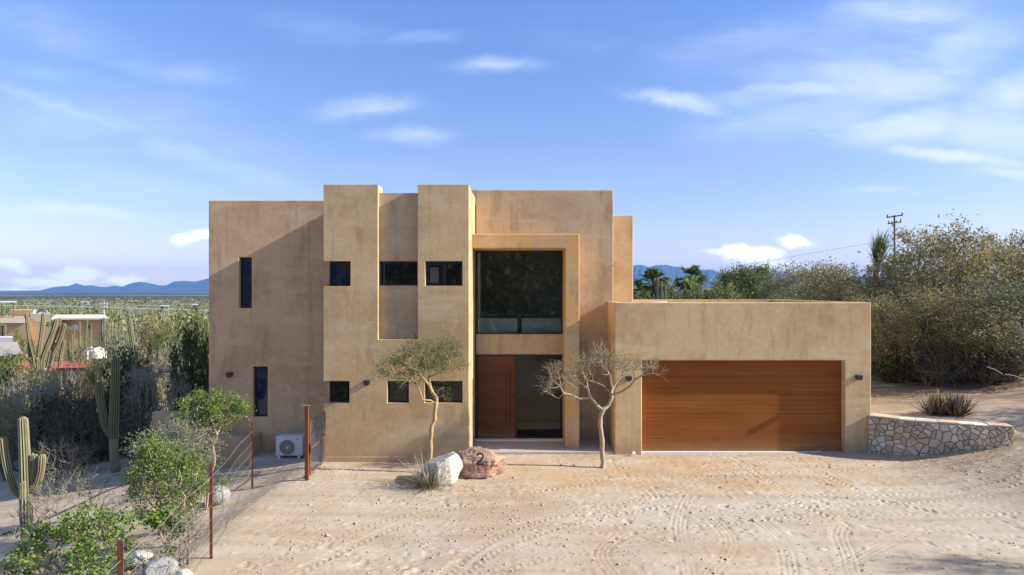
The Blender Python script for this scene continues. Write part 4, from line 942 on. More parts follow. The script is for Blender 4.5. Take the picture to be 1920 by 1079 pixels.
for px, py in ((1746,737),(1758,729),(1755,748),(1769,742),(1777,740),(1803,742)):
    q = P(px, py, 16.9); h_ = q[2]
    sp_ = MB().tube([(q[0]+.02, 16.9, h_-.4), (q[0], 16.9, h_-.12)], .006, 5).build('flower_stalk', 'bark_yellow', t)
    fl = MB(); fl.tube([(q[0], 16.9, h_-.14), (q[0], 16.9, h_-.05), (q[0], 16.9, h_)], [.022, .02, .006], 7).build('flower_spike', 'f_yellow', sp_)
# ------------------------------------------------------------------ cacti
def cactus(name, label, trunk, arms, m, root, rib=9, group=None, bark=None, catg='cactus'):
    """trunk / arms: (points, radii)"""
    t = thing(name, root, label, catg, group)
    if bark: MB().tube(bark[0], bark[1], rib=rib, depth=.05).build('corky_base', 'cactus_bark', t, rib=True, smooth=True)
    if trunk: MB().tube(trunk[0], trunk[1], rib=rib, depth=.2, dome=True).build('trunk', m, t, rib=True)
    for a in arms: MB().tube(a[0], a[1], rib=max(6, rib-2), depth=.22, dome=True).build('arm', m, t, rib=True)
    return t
def pl(D, pts, n=3):
    q = [np.array(P(a, b, D+(c[0] if c else 0))) for a, b, *c in pts]; out = [q[0]]
    for a, b in zip(q[:-1], q[1:]):
        for i in range(1, n+1): out.append(a+(b-a)*i/n)
    # soften
    o = [out[0]]+[(out[i-1]+2*out[i]+out[i+1])/4 for i in range(1, len(out)-1)]+[out[-1]]
    return o
def rr_(pts, a, b): return list(np.linspace(a, b, len(pts)))
D = 12.1; k = D/FPX
tp = pl(D, [(50,1008),(49,960),(48,910),(46,850),(43,790)]); a1 = pl(D, [(46,925),(38,929),(28,922),(18,895),(10,860),(6,826)]); a2 = pl(D, [(56,922),(64,918),(72,905),(78,880),(79,858)]); a3 = pl(D, [(56,915),(62,905),(66,880),(66,858),(63,852),(61,862)]); a4 = pl(D-.25, [(43,935),(43,915),(43,908)])
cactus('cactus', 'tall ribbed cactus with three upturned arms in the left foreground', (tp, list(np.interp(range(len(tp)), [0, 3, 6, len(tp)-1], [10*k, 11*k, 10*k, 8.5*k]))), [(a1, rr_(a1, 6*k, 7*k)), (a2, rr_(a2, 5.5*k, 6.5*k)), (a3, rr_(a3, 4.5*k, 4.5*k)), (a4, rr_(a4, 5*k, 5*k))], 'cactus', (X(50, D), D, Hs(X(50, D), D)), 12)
D = 18.6; k = D/FPX
tp = pl(D, [(213,822),(214,780),(216,730),(217,678)]); a1 = pl(D, [(208,815),(198,800),(192,770),(187,745),(185,724)]); bk = pl(D, [(217,885),(214,850),(213,815)])
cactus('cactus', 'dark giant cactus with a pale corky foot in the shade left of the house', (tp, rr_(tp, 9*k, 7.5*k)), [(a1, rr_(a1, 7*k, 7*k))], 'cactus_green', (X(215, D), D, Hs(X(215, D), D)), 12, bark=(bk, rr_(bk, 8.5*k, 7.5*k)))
# the leaning cluster near the red roof
D = 33.; k = D/FPX; arms = []
for pts, r0 in (([(72,694),(72,670),(76,640),(80,610),(81,590)],4),([(78,694),(80,672),(90,645),(100,620),(105,602)],5),([(84,690),(90,668),(99,640),(108,614),(112,600)],4.2),([(68,690),(62,664),(56,640),(52,612),(50,590)],3.6),([(92,694),(96,672),(112,640),(118,620),(121,610)],4.2),([(88,694),(91,680),(95,660)],4),([(112,690),(114,668),(120,640)],3.6),([(64,694),(58,676),(55,655),(55,645)],4)):
    q = pl(D+random.Random(r0*7).uniform(-.5,.5), pts); arms.append((q, rr_(q, r0*k, r0*.8*k)))
cactus('cactus', 'leaning many stemmed old cactus cluster behind the red roof', None, arms, 'cactus_old', (X(82, D), D, Hs(X(82, D), D)), 9)
D = 29.; k = D/FPX; q = pl(D, [(254,690),(250,650),(245,620),(241,592)]); q2 = pl(D, [(254,680),(257,665),(255,648)])
cactus('cactus', 'single slender cactus leaning left, tallest between the grey bush and the house', (q, rr_(q, 5*k, 3.8*k)), [(q2, rr_(q2, 3.5*k, 3.2*k))], 'cactus_green', (X(254, D), D, Hs(X(254, D), D)), 9)
for i, (px, top, bot, D, ln, wd) in enumerate([(3,607,665,46,1,3),(9,610,665,46,-1,3),(127,616,690,44,2,2.6),(139,611,660,44,-2,2.6),(149,605,650,45,0,2.8),(163,602,655,44,-4,2.8),(171,610,660,46,-3,2.6),(189,600,650,48,0,3),(195,598,655,48,1,3),(201,606,650,49,0,2.4),(160,612,655,47,2,2.2),(210,612,650,55,0,2.2),(216,606,648,56,1,2.2),(224,604,650,57,-1,2.4),(229,608,650,58,0,2),(205,610,652,53,0,2),(219,645,672,33,0,2.6),(117,620,690,40,-1,2.6),(135,628,680,41,1,2.4)]):
    k = D/FPX; q = pl(D, [(px+ln, bot+12), (px+ln*.5, (top+bot)/2), (px, top)], 2)
    cactus('cactus', 'upright green column cactus standing among the scrub near the neighbouring tan house', (q, rr_(q, wd*.8*k, wd*.68*k)), [], 'cactus_green', (X(px+ln, D), D, Hs(X(px+ln, D), D)), 8, group='column cacti round the neighbouring tan house')
# ------------------------------------------------------------------ foreground shrubs
def shrub(name, px, D, lobes, n, bark, leaf, label, **kw):
    x, y = X(px, D), D; r_ = np.array([x, y, Hs(x, y)]); lb = LB(D, lobes, r_); a = dict(catg='bush', tip=.006, twig=3, L=.2, leaves=12, ll=.045, lw=.026, spread=.04, seg=.2, shell=.3, stems=5, foliage='foliage', trunk_r=.025)
    a.update(kw); return grow(name, r_, lb, n, rg, bark, leaf, label, **a)
shrub('shrub', 386, 13.3, [(372,775,34,30,0,.4),(425,775,40,26,0,.4),(455,765,22,18,0,.25),(350,800,20,20,0,.3),(400,800,30,20,.1,.3),(395,750,30,14,.1,.3)], 120, 'bark_pale', 'f_bright', 'tall bright leafed shrub on pale stems reaching across the lower left window', L=.2, leaves=22, tip=.0075, ll=.042, lw=.026)
shrub('shrub', 330, 12.0, [(300,840,50,30,.1,.5),(350,835,40,30,.2,.5),(290,880,30,40,.1,.4),(365,880,30,40,.1,.4),(330,820,40,20,.3,.4)], 150, 'bark_grey', 'f_sage', 'feathery grey green shrub between the bright shrubs by the fence', L=.3, leaves=26, ll=.055, lw=.013, spread=.035)
shrub('shrub', 318, 11.2, [(275,880,32,50,0,.35),(320,900,40,50,-.1,.45),(355,900,28,45,0,.35),(290,845,22,22,0,.3),(262,925,26,24,0,.3),(350,960,20,30,0,.3),(320,960,34,25,0,.4),(300,860,30,25,0,.3),(285,960,25,30,0,.3)], 250, 'bark_pale', 'f_bright', 'broad yellow green leafy shrub left of the tall fence post', L=.17, leaves=17, ll=.036, lw=.023)
shrub('shrub', 150, 8.6, [(165,1000,55,40,0,.4),(215,985,30,30,.1,.3),(90,1030,45,40,0,.4),(180,1050,60,40,-.2,.4),(60,1060,35,25,0,.3)], 105, 'bark_grey', 'f_bright', 'bright green broad leafed shrub filling the bottom left corner', L=.16, leaves=16, ll=.045, lw=.033)
shrub('shrub', 130, 10.6, [(130,925,70,28,.2,.6),(180,960,50,25,0,.4),(80,960,40,30,.2,.4),(40,980,30,30,.1,.4),(220,945,25,18,.1,.3)], 110, 'bark_grey', 'f_sage', 'sparse thin olive shrub behind the bottom left corner bush', L=.22, leaves=9, ll=.022, lw=.011, spread=.03, tip=.0045)
shrub('shrub', 352, 9.9, [(345,1000,30,45,0,.3),(325,1040,35,40,-.1,.35),(360,985,18,40,.1,.25),(280,1050,30,30,-.2,.3)], 110, 'bark_grey', 'f_sage', 'twiggy grey shrub at the foot of the tall fence post', L=.2, leaves=6, ll=.022, lw=.01, spread=.02, tip=.005)
shrub('shrub', 320, 10.6, [(330,990,22,12,0,.2),(305,975,20,12,0,.2)], 30, 'bark_grey', 'f_bright', 'low broad leaved plant under the yellow green shrub', L=.12, leaves=12, ll=.06, lw=.045)
shrub('shrub', 420, 13.2, [(420,905,14,5,0,.1)], 12, 'bark_grey', 'f_bright', 'tiny green tuft at the foot of the grey boulder', L=.06, leaves=10, ll=.03, lw=.02, stems=2)
shrub('shrub', 112, 16.9, [(115,860,46,34,0,.6),(85,885,36,22,0,.4),(150,880,26,24,0,.4)], 170, 'bark_grey', 'f_grey', 'bare grey twig bush in the shade behind the tall ribbed cactus', L=.3, leaves=3, ll=.02, lw=.01, tip=.006, stems=7)
# ------------------------------------------------------------------ mid distance bushes and trees: protos and copies
def proto(name, lobes, n, bark, leaf, catg='bush', **kw):
    a = dict(tip=.012, twig=3, L=.4, leaves=9, ll=.10, lw=.05, spread=.08, seg=.35, shell=.45, stems=4, trunk_r=.09, foliage='foliage' if catg == 'bush' else 'crown', tr=.006)
    a.update(kw); return grow(name, (0, 0, 0), lobes, n, rg, bark, leaf, 'x', catg, **a)
wide = [(0,0,1.0,1.2,1.1,.75),(-.8,.2,.8,.8,.7,.6),(.8,-.2,.85,.8,.8,.6),(.1,-.5,1.35,.7,.6,.4)]
pb = {'olive': proto('bush', wide, 150, 'bark_grey', 'f_olive'),
      'green': proto('bush', [(0,0,1.0,1.1,1.1,.9),(-.6,-.3,.7,.7,.7,.6),(.7,.3,.8,.7,.7,.7)], 150, 'bark_grey', 'f_green', leaves=12, ll=.11, lw=.06),
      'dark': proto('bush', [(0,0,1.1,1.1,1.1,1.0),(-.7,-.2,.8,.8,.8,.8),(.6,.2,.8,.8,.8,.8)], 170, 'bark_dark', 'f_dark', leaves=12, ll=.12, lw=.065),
      'grey': proto('bush', wide, 170, 'dead_white', 'f_grey', leaves=7, ll=.05, lw=.025, tip=.013, tr=.009),
      'sage': proto('bush', [(0,0,.9,1.1,1.0,.8),(.5,.4,1.2,.7,.7,.5),(-.6,0,.8,.6,.6,.6)], 150, 'bark_grey', 'f_sage', leaves=10, ll=.09, lw=.035),
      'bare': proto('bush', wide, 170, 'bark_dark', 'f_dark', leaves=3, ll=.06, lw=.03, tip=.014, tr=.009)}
bpy.context.view_layer.update()
for q in pb.values(): SIZE[q] = psize(q)
def bush(kind, px, top, D, wpx, label, group=None, hz=1.):
    x = X(px, D); z = Hs(x, D); h = Z(top, D)-z; H0, W0 = SIZE[pb[kind]]; s = wpx*D/FPX/W0; i = rs.uniform(0, 6.28)
    o = place(pb[kind], x, D, s, i, max(.3, h/H0)*hz, label, group); return o
for a in [('olive',45,648,43,75,'olive bush in front of the white box at the far left'),
 ('green',28,668,38,70,'yellow green bush below the pale slope at the far left'),
 ('olive',150,668,35,60,'olive bush between the water tank and the red roof'),
 ('grey',60,700,23.5,150,'broad silvery twig thicket below the red roof at the left edge'),
 ('olive',120,706,26,110,'olive brush just below the red roof'),
 ('sage',232,618,31,80,'silvery sage bush left of the slender leaning cactus'),
 ('olive',292,592,50,80,'olive brown tree like bush upper right of the slender cactus'),
 ('green',360,588,43,80,'bright olive bush against the left wall of the house'),
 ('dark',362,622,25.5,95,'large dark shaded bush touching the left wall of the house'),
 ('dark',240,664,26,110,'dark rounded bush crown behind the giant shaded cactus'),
 ('grey',300,650,34,60,'grey brush above the sandy clearing'),
 ('grey',270,690,23.8,80,'pale bare twig bush right of the giant shaded cactus'),
 ('grey',340,705,22.5,80,'pale bare twig bush beside the low terrace wall'),
 ('bare',150,740,20.5,150,'dark leafless thicket behind the twig bush'),
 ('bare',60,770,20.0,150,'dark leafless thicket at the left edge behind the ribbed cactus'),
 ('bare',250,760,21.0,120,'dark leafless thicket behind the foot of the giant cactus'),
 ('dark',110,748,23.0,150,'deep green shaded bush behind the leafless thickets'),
 ('dark',190,742,23.6,120,'dark bush below the parked blue car'),
 ('bare',325,760,20.6,90,'dark leafless bush behind the low terrace wall'),
 ('olive',10,745,21.5,90,'olive bush cut by the left edge of the picture'),
 ('grey',20,705,26,80,'pale twiggy bush at the left edge below the olive slope')]:
    bush(*a)
sr = random.Random(8)
for kd, px, tp_, D, wd in [('olive',60,672,30,90),('grey',130,690,30.5,90),('green',15,690,30,70),('olive',185,676,31,60),('sage',205,650,38,60),('green',118,655,47,60),('olive',160,645,50,60),('sage',170,640,44,50),('olive',60,640,50,60),('green',25,626,50,60),('olive',100,660,39,60),('green',205,625,56,50),('olive',270,615,52,70),('green',310,610,48,70),('olive',225,640,36,60),('sage',330,640,33,60),('olive',275,668,29,70)]:
    bush(kd, px, tp_, D, wd, 'olive or grey green desert bush among the neighbouring houses and cacti at the left', 'desert bushes among the neighbouring houses')
for i in range(95):
    D = sr.uniform(34, 120)**1.0; u = sr.uniform(-60, 420) if i % 3 else sr.uniform(200, 400)
    if 45 < D < 72 and u < 210: D += 30
    if D < 48 and 150 < u < 340: continue
    px = u; x = X(px, D); z = Hs(x, D); s = sr.uniform(.8, 1.5)*(1 if D < 70 else 1.25)
    place(pb[sr.choice(['olive','olive','green','sage','olive'])], x, D, s, sr.uniform(0, 6.28), s*sr.uniform(.7, 1.05), 'rounded green or olive desert bush on the scrub slope beyond the yard', 'desert bushes on the slope left of the house')
# bare white sapling in the clearing
shrub('small_tree', 281, 24.5, [(281,706,28,16,0,.7),(300,700,20,10,0,.5),(262,702,20,10,0,.5)], 60, 'dead_white', 'f_grey', 'small leafless white trunked tree standing in the sandy clearing', catg='tree', foliage='crown', L=.4, leaves=1, ll=.04, lw=.02, tip=.014, trunk_r=.07, stems=1, tr=.008, seg=.3)
# mesquite trees on the right
mz = [(0,0,3.6,2.0,1.8,1.2),(0,0,2.0,1.8,1.8,.9),(-1.5,-.4,2.9,1.2,1.2,.9),(1.5,.3,3.0,1.3,1.2,.9),(.3,-1.2,2.6,1.3,1.0,.8),(-.4,.8,4.3,1.0,1.0,.6)]
mz2 = [(0,0,3.4,1.5,1.5,1.3),(0,0,1.8,1.5,1.5,1.0),(-1.1,0,2.6,1.1,1.1,1.0),(1.2,.2,2.9,1.2,1.1,1.0),(.6,-.6,4.3,.9,.9,.8),(-.5,.3,4.5,.8,.8,.7),(0,-.8,2.1,1.4,1.0,.7)]
mk = dict(catg='tree', stems=4, trunk_r=.17, tip=.010, L=.6, up=.15, shell=.3, seg=.45, ll=.14, lw=.05, leaves=11, twig=4, spread=.14, tr=.006, droop=.25)
pt = {'a': proto('mesquite_tree', mz, 360, 'bark_grey', 'f_olive', **mk), 'b': proto('mesquite_tree', mz2, 360, 'bark_grey', 'f_olive', **mk),
      'c': proto('mesquite_tree', mz2, 260, 'bark_dark', 'f_sage', **{**mk, 'leaves': 11}), 'd': proto('evergreen_tree', mz2, 320, 'bark_dark', 'f_green', **{**mk, 'leaves': 14, 'll': .15, 'lw': .07, 'droop': 0})}
bpy.context.view_layer.update()
for q in pt.values(): SIZE[q] = psize(q)
def tree(kind, px, top, D, wpx, label, group=None, z=None, hh=None):
    x = X(px, D); z = Hs(x, D) if z is None else z; h = Z(top, D)-z; H0, W0 = SIZE[pt[kind]]; s = wpx*D/FPX/W0
    return place(pt[kind], x, D, s, rs.uniform(0, 6.28), h/H0, label, group, z=z)
for a in [('b',1752,432,24.5,230,'tallest dark mesquite tree just right of the garage, in front of the utility pole'),
 ('a',1850,462,26.5,300,'wide mesquite tree on the skyline at the right edge'),
 ('b',1915,440,31,200,'darker mesquite crown rising at the right edge of the skyline'),
 ('a',1800,545,21.8,260,'low spreading olive mesquite tree behind the aloe clump'),
 ('c',1900,520,20.8,230,'greyish thin leafed mesquite tree at the right edge'),
 ('b',1590,500,29,170,'olive mesquite tree rising behind the right corner of the garage'),
 ('a',1530,497,33,190,'olive mesquite tree above the middle of the garage roof'),
 ('a',1650,560,22.6,150,'low dark mesquite tree beside the garage side wall'),
 ('d',1412,500,46,110,'dense dark green tree above the garage roof right of the palms'),
 ('d',1372,510,50,80,'smaller dense green tree left of the dark tree above the garage'),
 ('c',1475,515,38,110,'grey green tree between the dense tree and the mesquites'),
 ('c',1700,470,28,150,'thin grey mesquite tree behind the tallest one'),
 ('a',1985,470,24,260,'mesquite tree just outside the right edge')]:
    tree(*a)
tree('c', 0, 0, 15.4, 0, 'tall sparse mesquite tree outside the right edge') if False else None
for xx, yy2, s, lab in ((20.3, 15.25, .85, 'sparse tall mesquite tree beyond the right edge behind the wall end'), (17.4, 7.7, .8, 'sparse mesquite tree beyond the right edge beside the lane')):
    place(pt['c'], xx, yy2, s, rs.uniform(0, 6), .95, lab)
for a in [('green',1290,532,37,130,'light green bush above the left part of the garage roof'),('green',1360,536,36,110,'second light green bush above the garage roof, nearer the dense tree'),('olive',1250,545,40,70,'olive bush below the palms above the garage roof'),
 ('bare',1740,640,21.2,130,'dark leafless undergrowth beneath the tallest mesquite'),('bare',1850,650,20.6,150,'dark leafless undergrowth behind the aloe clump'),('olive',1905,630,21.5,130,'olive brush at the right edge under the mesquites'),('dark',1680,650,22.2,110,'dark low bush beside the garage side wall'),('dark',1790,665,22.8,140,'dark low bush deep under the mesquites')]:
    bush(*a)
for i, (kd, px, tp_, D, wd) in enumerate([('olive',1690,600,22.0,130),('bare',1770,640,21.0,130),('olive',1840,620,21.4,140),('bare',1900,640,20.8,130),('olive',1660,600,25,170),('green',1740,590,27,190),('olive',1820,600,28,200),('green',1900,590,29,190),('bare',1700,625,24,160),('bare',1780,640,23.6,150),('bare',1860,630,23.8,160),('bare',1930,620,24,160),('olive',1970,600,26,180),('dark',1840,655,25,160),('dark',1900,660,24.5,140),('olive',1600,560,26,150),('sage',1700,570,31,180),('olive',1860,560,33,220)]):
    bush(kd, px, tp_, D, wd, 'dense shaded brush filling the ground under the mesquites right of the garage', 'brush under the mesquite trees')
# dead fallen sticks under the mesquites
for i, (p0, p1) in enumerate((((1885,702),(1919,712)),((1850,688),(1880,702)),((1882,762),(1893,752)))):
    a, b = P(*p0, 19.2), P(*p1, 19.2); t = MB().tube([a, ((a[0]+b[0])/2, 19.2, (a[2]+b[2])/2+.03), b], .010, 5).build('dead_branch', 'dead_white', None, (a[0], 19.2, a[2]))
    tag(t, ['bleached long dead branch leaning at the right edge under the trees', 'bleached forked dead branch among the undergrowth', 'short bleached stick lying on the sand right of the aloe'][i], 'branch')
# ------------------------------------------------------------------ palms
def palm(px, base_z, crown_py, D, L, n, label, r=.2, wind=0., fan=True):
    x = X(px, D); zc = Z(crown_py, D); t = thing('palm_tree', (x, D, base_z), label, 'palm tree')
    MB().tube([(x, D, base_z-.3), (x+.05, D, (base_z+zc)/2), (x, D, zc)], [r*1.3, r, r], 10).build('trunk', 'bark_grey', t)
    V = []; F = []; c = np.array([x, D, zc])
    for i in range(n):
        a = rg.uniform(0, 6.28); e = rg.uniform(-.5, 1.35); d = np.array([math.cos(a)*math.cos(e), math.sin(a)*math.cos(e), math.sin(e)])
        if wind: d = unit(d+np.array([wind, 0, .9]))
        st = L*.45; q = c+d*st; V_, F_ = prisms([c], [q], [.02], [.015], 3); k = len(V); V += list(V_); F += list(F_+k)
        side = unit(np.cross(d, [0, 0, 1.])+rg.normal(0, .2, 3)); upv = np.cross(side, d)
        for f in np.linspace(-1.15, 1.15, 13):
            dd = unit(d*math.cos(f)+side*math.sin(f)); L2 = L*.62*(1-.25*abs(f)); m1 = q+dd*L2*.55+upv*.04; e1 = q+dd*L2-np.array([0, 0, L2*.22*rg.uniform(.5, 1.5)])
            wv = unit(np.cross(dd, upv))*.045; k = len(V); V += [q-wv*.3, q+wv*.3, m1+wv, m1-wv, e1+wv*.15, e1-wv*.15]; F += [(k, k+1, k+2, k+3), (k+3, k+2, k+4, k+5)]
    npmesh('crown', np.array(V), np.array(F), 'f_palm', t)
    sk = [];
    d = unit(np.stack([rg.normal(0, .5, 90), rg.normal(0, .5, 90), -np.abs(rg.normal(1, .3, 90))], -1)); C = c+d*[.9, .9, 1.0]*rg.uniform(.3, 1.1, (90, 1))
    v, f = rhombs(C, d, rg.normal(0, 1, (90, 3)), np.full(90, .7), np.full(90, .1)); npmesh('dead_fronds', v, f, 'f_straw', t)
palm(1226, -.5, 533, 38, 1.05, 30, 'short shaggy fan palm just right of the house wall'); palm(1292, -.5, 527, 41, 1.25, 30, 'open crowned fan palm behind the light green bush')
palm(1192, -.5, 552, 34, .9, 20, 'low palm crown half hidden at the edge of the house wall'); q0 = np.array(P(1643, 500, 40)); t = thing('palm_tree', (q0[0], 40, 1.0), 'tall windblown palm with swept up fronds left of the utility pole', 'palm tree')
MB().tube([(q0[0]+.1, 40, .7), (q0[0], 40, 3.5), tuple(q0)], [.2, .15, .14], 10).build('trunk', 'bark_grey', t)
pa = [blades(q0+np.array([rg.normal(0, .12), rg.normal(0, .1), rg.uniform(-.3, .4)]), 26, rg, (1.1, 2.2), .07, (.0, .35), .3, rad=.1) for _ in range(9)]
v, f = cat(pa); v[:, 0] += (.16*np.clip(v[:, 2]-q0[2], 0, 9)**1.3); npmesh('crown', v, f, 'f_palm', t)
for px, tpy, wd in ((1233,522,2.6),(1240,530,2.6),(1247,537,2.2)):
    k = 32/FPX; q = pl(32, [(px, 590), (px, (tpy+590)/2), (px, tpy)], 2); cactus('cactus', {1233:'tallest column cactus beside the shaggy palm',1240:'middle column cactus beside the shaggy palm',1247:'shortest column cactus beside the shaggy palm'}[px], (q, rr_(q, wd*k, wd*k)), [], 'cactus_green', (X(px, 32), 32, Hs(X(px, 32), 32)), 8)
# ------------------------------------------------------------------ fence, gate, posts
fp = [(-4.50, 14.3), (-5.65, 14.4), (-4.57, 10.1), (-4.07, 6.95), (-3.6, 3.6)]
fe = thing('wire_fence', (*fp[1], 0), 'rusty post and wire mesh fence along the left edge of the yard', 'fence')
for i, (x, y) in enumerate(fp[1:]):
    z = Hs(x, y); b = .022 if i < 2 else .032
    MB().box(x-b, x+b, y-.004, y+.004, z-.3, z+1.42).box(x-.004, x+.004, y+.0045, y+.04, z-.3, z+1.42).build('post', 'rust', fe)
for (x0, y0), (x1, y1) in zip(fp[:-1], fp[1:]):
    wm = MB(); L = math.hypot(x1-x0, y1-y0); z0, z1 = Hs(x0, y0), Hs(x1, y1); n = int(L/.16)
    def wp(t, h): return (x0+(x1-x0)*t, y0+(y1-y0)*t+.03, z0+(z1-z0)*t+h-.03*math.sin(math.pi*t)*math.sin(t*9+h))
    for h in (.08, .25, .42, .6, .8, 1.0, 1.22): wm.tube([wp(t, h) for t in np.linspace(0, 1, 9)], .0018 if h < 1.1 else .0024, 3)
    for j in range(1, n): wm.tube([wp(j/n, .08), wp(j/n, 1.0)], .0014, 3)
    wm.build('wire_mesh', 'wire', fe)
gp = thing('gate', (-4.46, 14.3, 0), 'open rusty steel gate with grey wire mesh beside the tower', 'gate')
x, y = X(575.5, 14.3), 14.3; gz = Hs(x, y)
MB().box(x-.038, x+.038, y-.038, y+.038, gz-.3, Z(762, 14.3)).build('gate_post', 'rust_dark', gp, bevel=.006)
MB().box(x-.11, x+.06, y-.02, y+.02, Z(760.5, 14.3)-.006, Z(760.5, 14.3)+.006).build('top_bracket', 'wire', gp)
lf0, lf1 = np.array([X(583, 14.45), 14.4]), np.array([X(608.5, 15.6), 15.62]); zb_, zt_ = .08, 1.2; zm = .62
def gpnt(t, z): q = lf0+(lf1-lf0)*t; return (q[0], q[1], z)
gf = MB(); r_ = .017
for a, b in (((0, zb_), (0, zt_)), ((1, zb_), (1, zt_+.02)), ((0, zb_), (1, zb_)), ((0, zt_), (1, zt_)), ((0, zm), (1, zm))): gf.tube([gpnt(*a), gpnt(*b)], r_, 4)
gfo = gf.build('gate_frame', 'rust', gp)
gmz = MB(); nz_, nt_ = 16, 15
for i in range(-nz_, nt_):
    for sgn in (1, -1):
        a = i/nt_; pts = []
        for k in range(nz_+1):
            t = a+k/nt_*.93; 
            if sgn < 0: t = 1-t
            if -.001 <= t <= 1.001: pts.append(gpnt(min(max(t, 0), 1), zb_+(zt_-zb_)*k/nz_))
        if len(pts) > 1: gmz.tube([pts[0], pts[-1]], .0042, 3)
gmz.build('mesh_infill', 'mesh_metal', gp)
MB().box(x+.05, x+.09, y+.0, y+.05, .55, .75).build('latch', 'rust_dark', gp)
# black hose on the sand
hp = [(330,838,17.5),(280,858,16.8),(240,868,16.4),(200,885,15.9),(160,905,15.3),(130,918,14.9),(80,934,14.2),(0,948,13.5)]
hq = []
for px, py, D in hp: xx = X(px, D); hq.append((xx, D, Hs(xx, D)+.02))
tag(MB().tube(hq, .016, 6).build('hose', 'hose', None, hq[3]), 'thin black hose lying across the shaded sand left of the house', 'hose')
# leaf litter on the yard
n = 1100; lx = rg.uniform(-4.3, 12, n); ly = rg.uniform(9.6, 16, n); kp = (fbm(lx*.8, ly*.8, 3, 55) > .52) | (lx < -1.5); lx, ly = lx[kp], ly[kp]; n = len(lx)
C = np.stack([lx, ly, H(lx, ly)+.02], -1); v, f = rhombs(C, rg.normal(0, 1, (n, 3))*[1, 1, .3], rg.normal(0, 1, (n, 3)), rg.uniform(.02, .055, n), rg.uniform(.01, .025, n))
tag(npmesh('leaf_litter', v, f, 'f_litter'), kind='stuff', label='scattered dry leaves and twigs on the sand', cat='leaf litter')
n = 5200; lx = rg.uniform(-4.3, 12.5, n); ly = rg.uniform(9.4, 15.9, n); kp = rg.random(n) < sstep(.42, .68, fbm(lx*.7, ly*.9, 3, 61)); lx, ly = lx[kp], ly[kp]; n = len(lx); C = np.stack([lx, ly, H(lx, ly)+.008], -1); s_ = rg.gamma(2., .0045, n)+.003
d6 = np.array([[1,0,0],[0,1,0],[-1,0,0],[0,-1,0],[0,0,.7],[0,0,-.7]]); V = (C[:, None]+d6[None]*s_[:, None, None]*rg.uniform(.6, 1.3, (n, 6, 1))).reshape(-1, 3)
f8 = np.array([[0,1,4],[1,2,4],[2,3,4],[3,0,4],[1,0,5],[2,1,5],[3,2,5],[0,3,5]]); tag(npmesh('pebbles', V, (f8[None]+np.arange(n)[:, None, None]*6).reshape(-1, 3), 'pebble'), kind='stuff', label='small pebbles strewn over the yard', cat='pebbles')
# ------------------------------------------------------------------ neighbouring buildings on the left
nh = thing('house', (X(140, 62), 62, Hs(X(140, 62), 62)), 'low tan house with a long flat white roof slab behind the cacti', 'house')
D = 62; 
def b(px0, px1, py0, py1, d0, d1):
    sh = ((px0+px1)/2-PX0)/FPX*(d1-d0); m_ = MB(); m_.box(X(px0, d0), X(px1, d0), d0, d1, Z(py1, d0), Z(py0, d0))
    m_.v = [(x+(sh if abs(y-d1) < 1e-6 else 0), y, z) for x, y, z in m_.v]; return m_
b(105, 187, 600, 690, 62, 70).build('wall', 'tan_wall', nh); b(96, 204, 597.3, 600, 61.3, 71).build('roof', 'slab_white', nh); b(187.3, 193, 600.2, 690, 61.8, 62.6).build('column', 'white_wall', nh)
for q, mm in (((124, 148, 609, 619), 'white_paint'), ((151, 158, 609, 619), 'tan_wall'), ((166, 172, 610, 617), 'glass_dark')): b(*q, 61.9, 61.99).build('window', mm, nh)
MB().add([P(82,598,60.5),P(118,606,60.5),P(134,614,60.5),P(96,604,60.5),P(82,597,62),P(118,605,62),P(134,613,62),P(96,603,62)], [(0,1,2,3),(4,5,6,7),(0,1,5,4),(1,2,6,5),(2,3,7,6),(3,0,4,7)]).build('awning', 'mesh_metal', nh)
n2 = thing('house', (X(40, 56), 56, Hs(X(40, 56), 56)), 'stepped tan and white house with a stair wall and roof pergola at the far left', 'house')
b(-60, 50, 606, 700, 56, 63).build('wall', 'tan_wall', n2)
MB().add([P(-60,606,55.6),P(50,606,55.6),P(44,593,60),P(-60,593,60)], [(0,1,2,3)]).build('sloped_roof', 'roof_tan', n2)
b(20, 60, 582, 596, 60.2, 63).build('upper_room', 'tan_wall', n2); b(57, 95, 588.5, 604, 59.5, 62.5).build('terrace_parapet', 'slab_white', n2); b(62, 72, 581.5, 588.3, 61, 62).build('roof_box', 'white_wall', n2)
MB().add([P(55,596,57),P(95,616,57),P(95,680,57),P(50,680,57),P(55,596,57.4),P(95,616,57.4),P(95,680,57.4),P(50,680,57.4)], [(0,1,2,3),(7,6,5,4),(0,1,5,4),(1,2,6,5),(2,3,7,6),(3,0,4,7)]).build('stair_wall', 'tan_wall', n2)
pg = b(-40, 32, 566.5, 568.5, 58.5, 62).build('pergola_roof', 'white_wall', n2)
for px in (3.5, 25): b(px-1, px+1.3, 568.6, 600, 59, 59.3).build('pergola_post', 'wood_post', n2)
b(-20, 19, 588, 590, 59, 59.2).build('railing', 'wood_post', n2)
sd = MB(); c = P(79, 587, 60.5); pts = [(c[0]+1.1*math.cos(a)*.45, 60.5, c[2]-.25+.55*math.sin(a)) for a in np.linspace(0, math.pi, 9)]; sd.tube(pts, .12, 6); sd.build('satellite_dish', 'mesh_metal', n2)
rf = thing('shed', (X(98, 35), 35, Hs(X(98, 35), 35)), 'low shed with a flat red roof below the leaning cactus cluster', 'shed')
MB().add([P(22,691,34.2),P(172,689,34.2),P(160,677.5,37.5),P(40,679,37.5),P(22,692.5,34.2),P(172,690.5,34.2),P(160,679,37.5),P(40,680.5,37.5)], [(0,1,2,3),(7,6,5,4),(0,4,5,1),(1,5,6,2),(2,6,7,3),(3,7,4,0)]).build('roof', 'red_roof', rf)
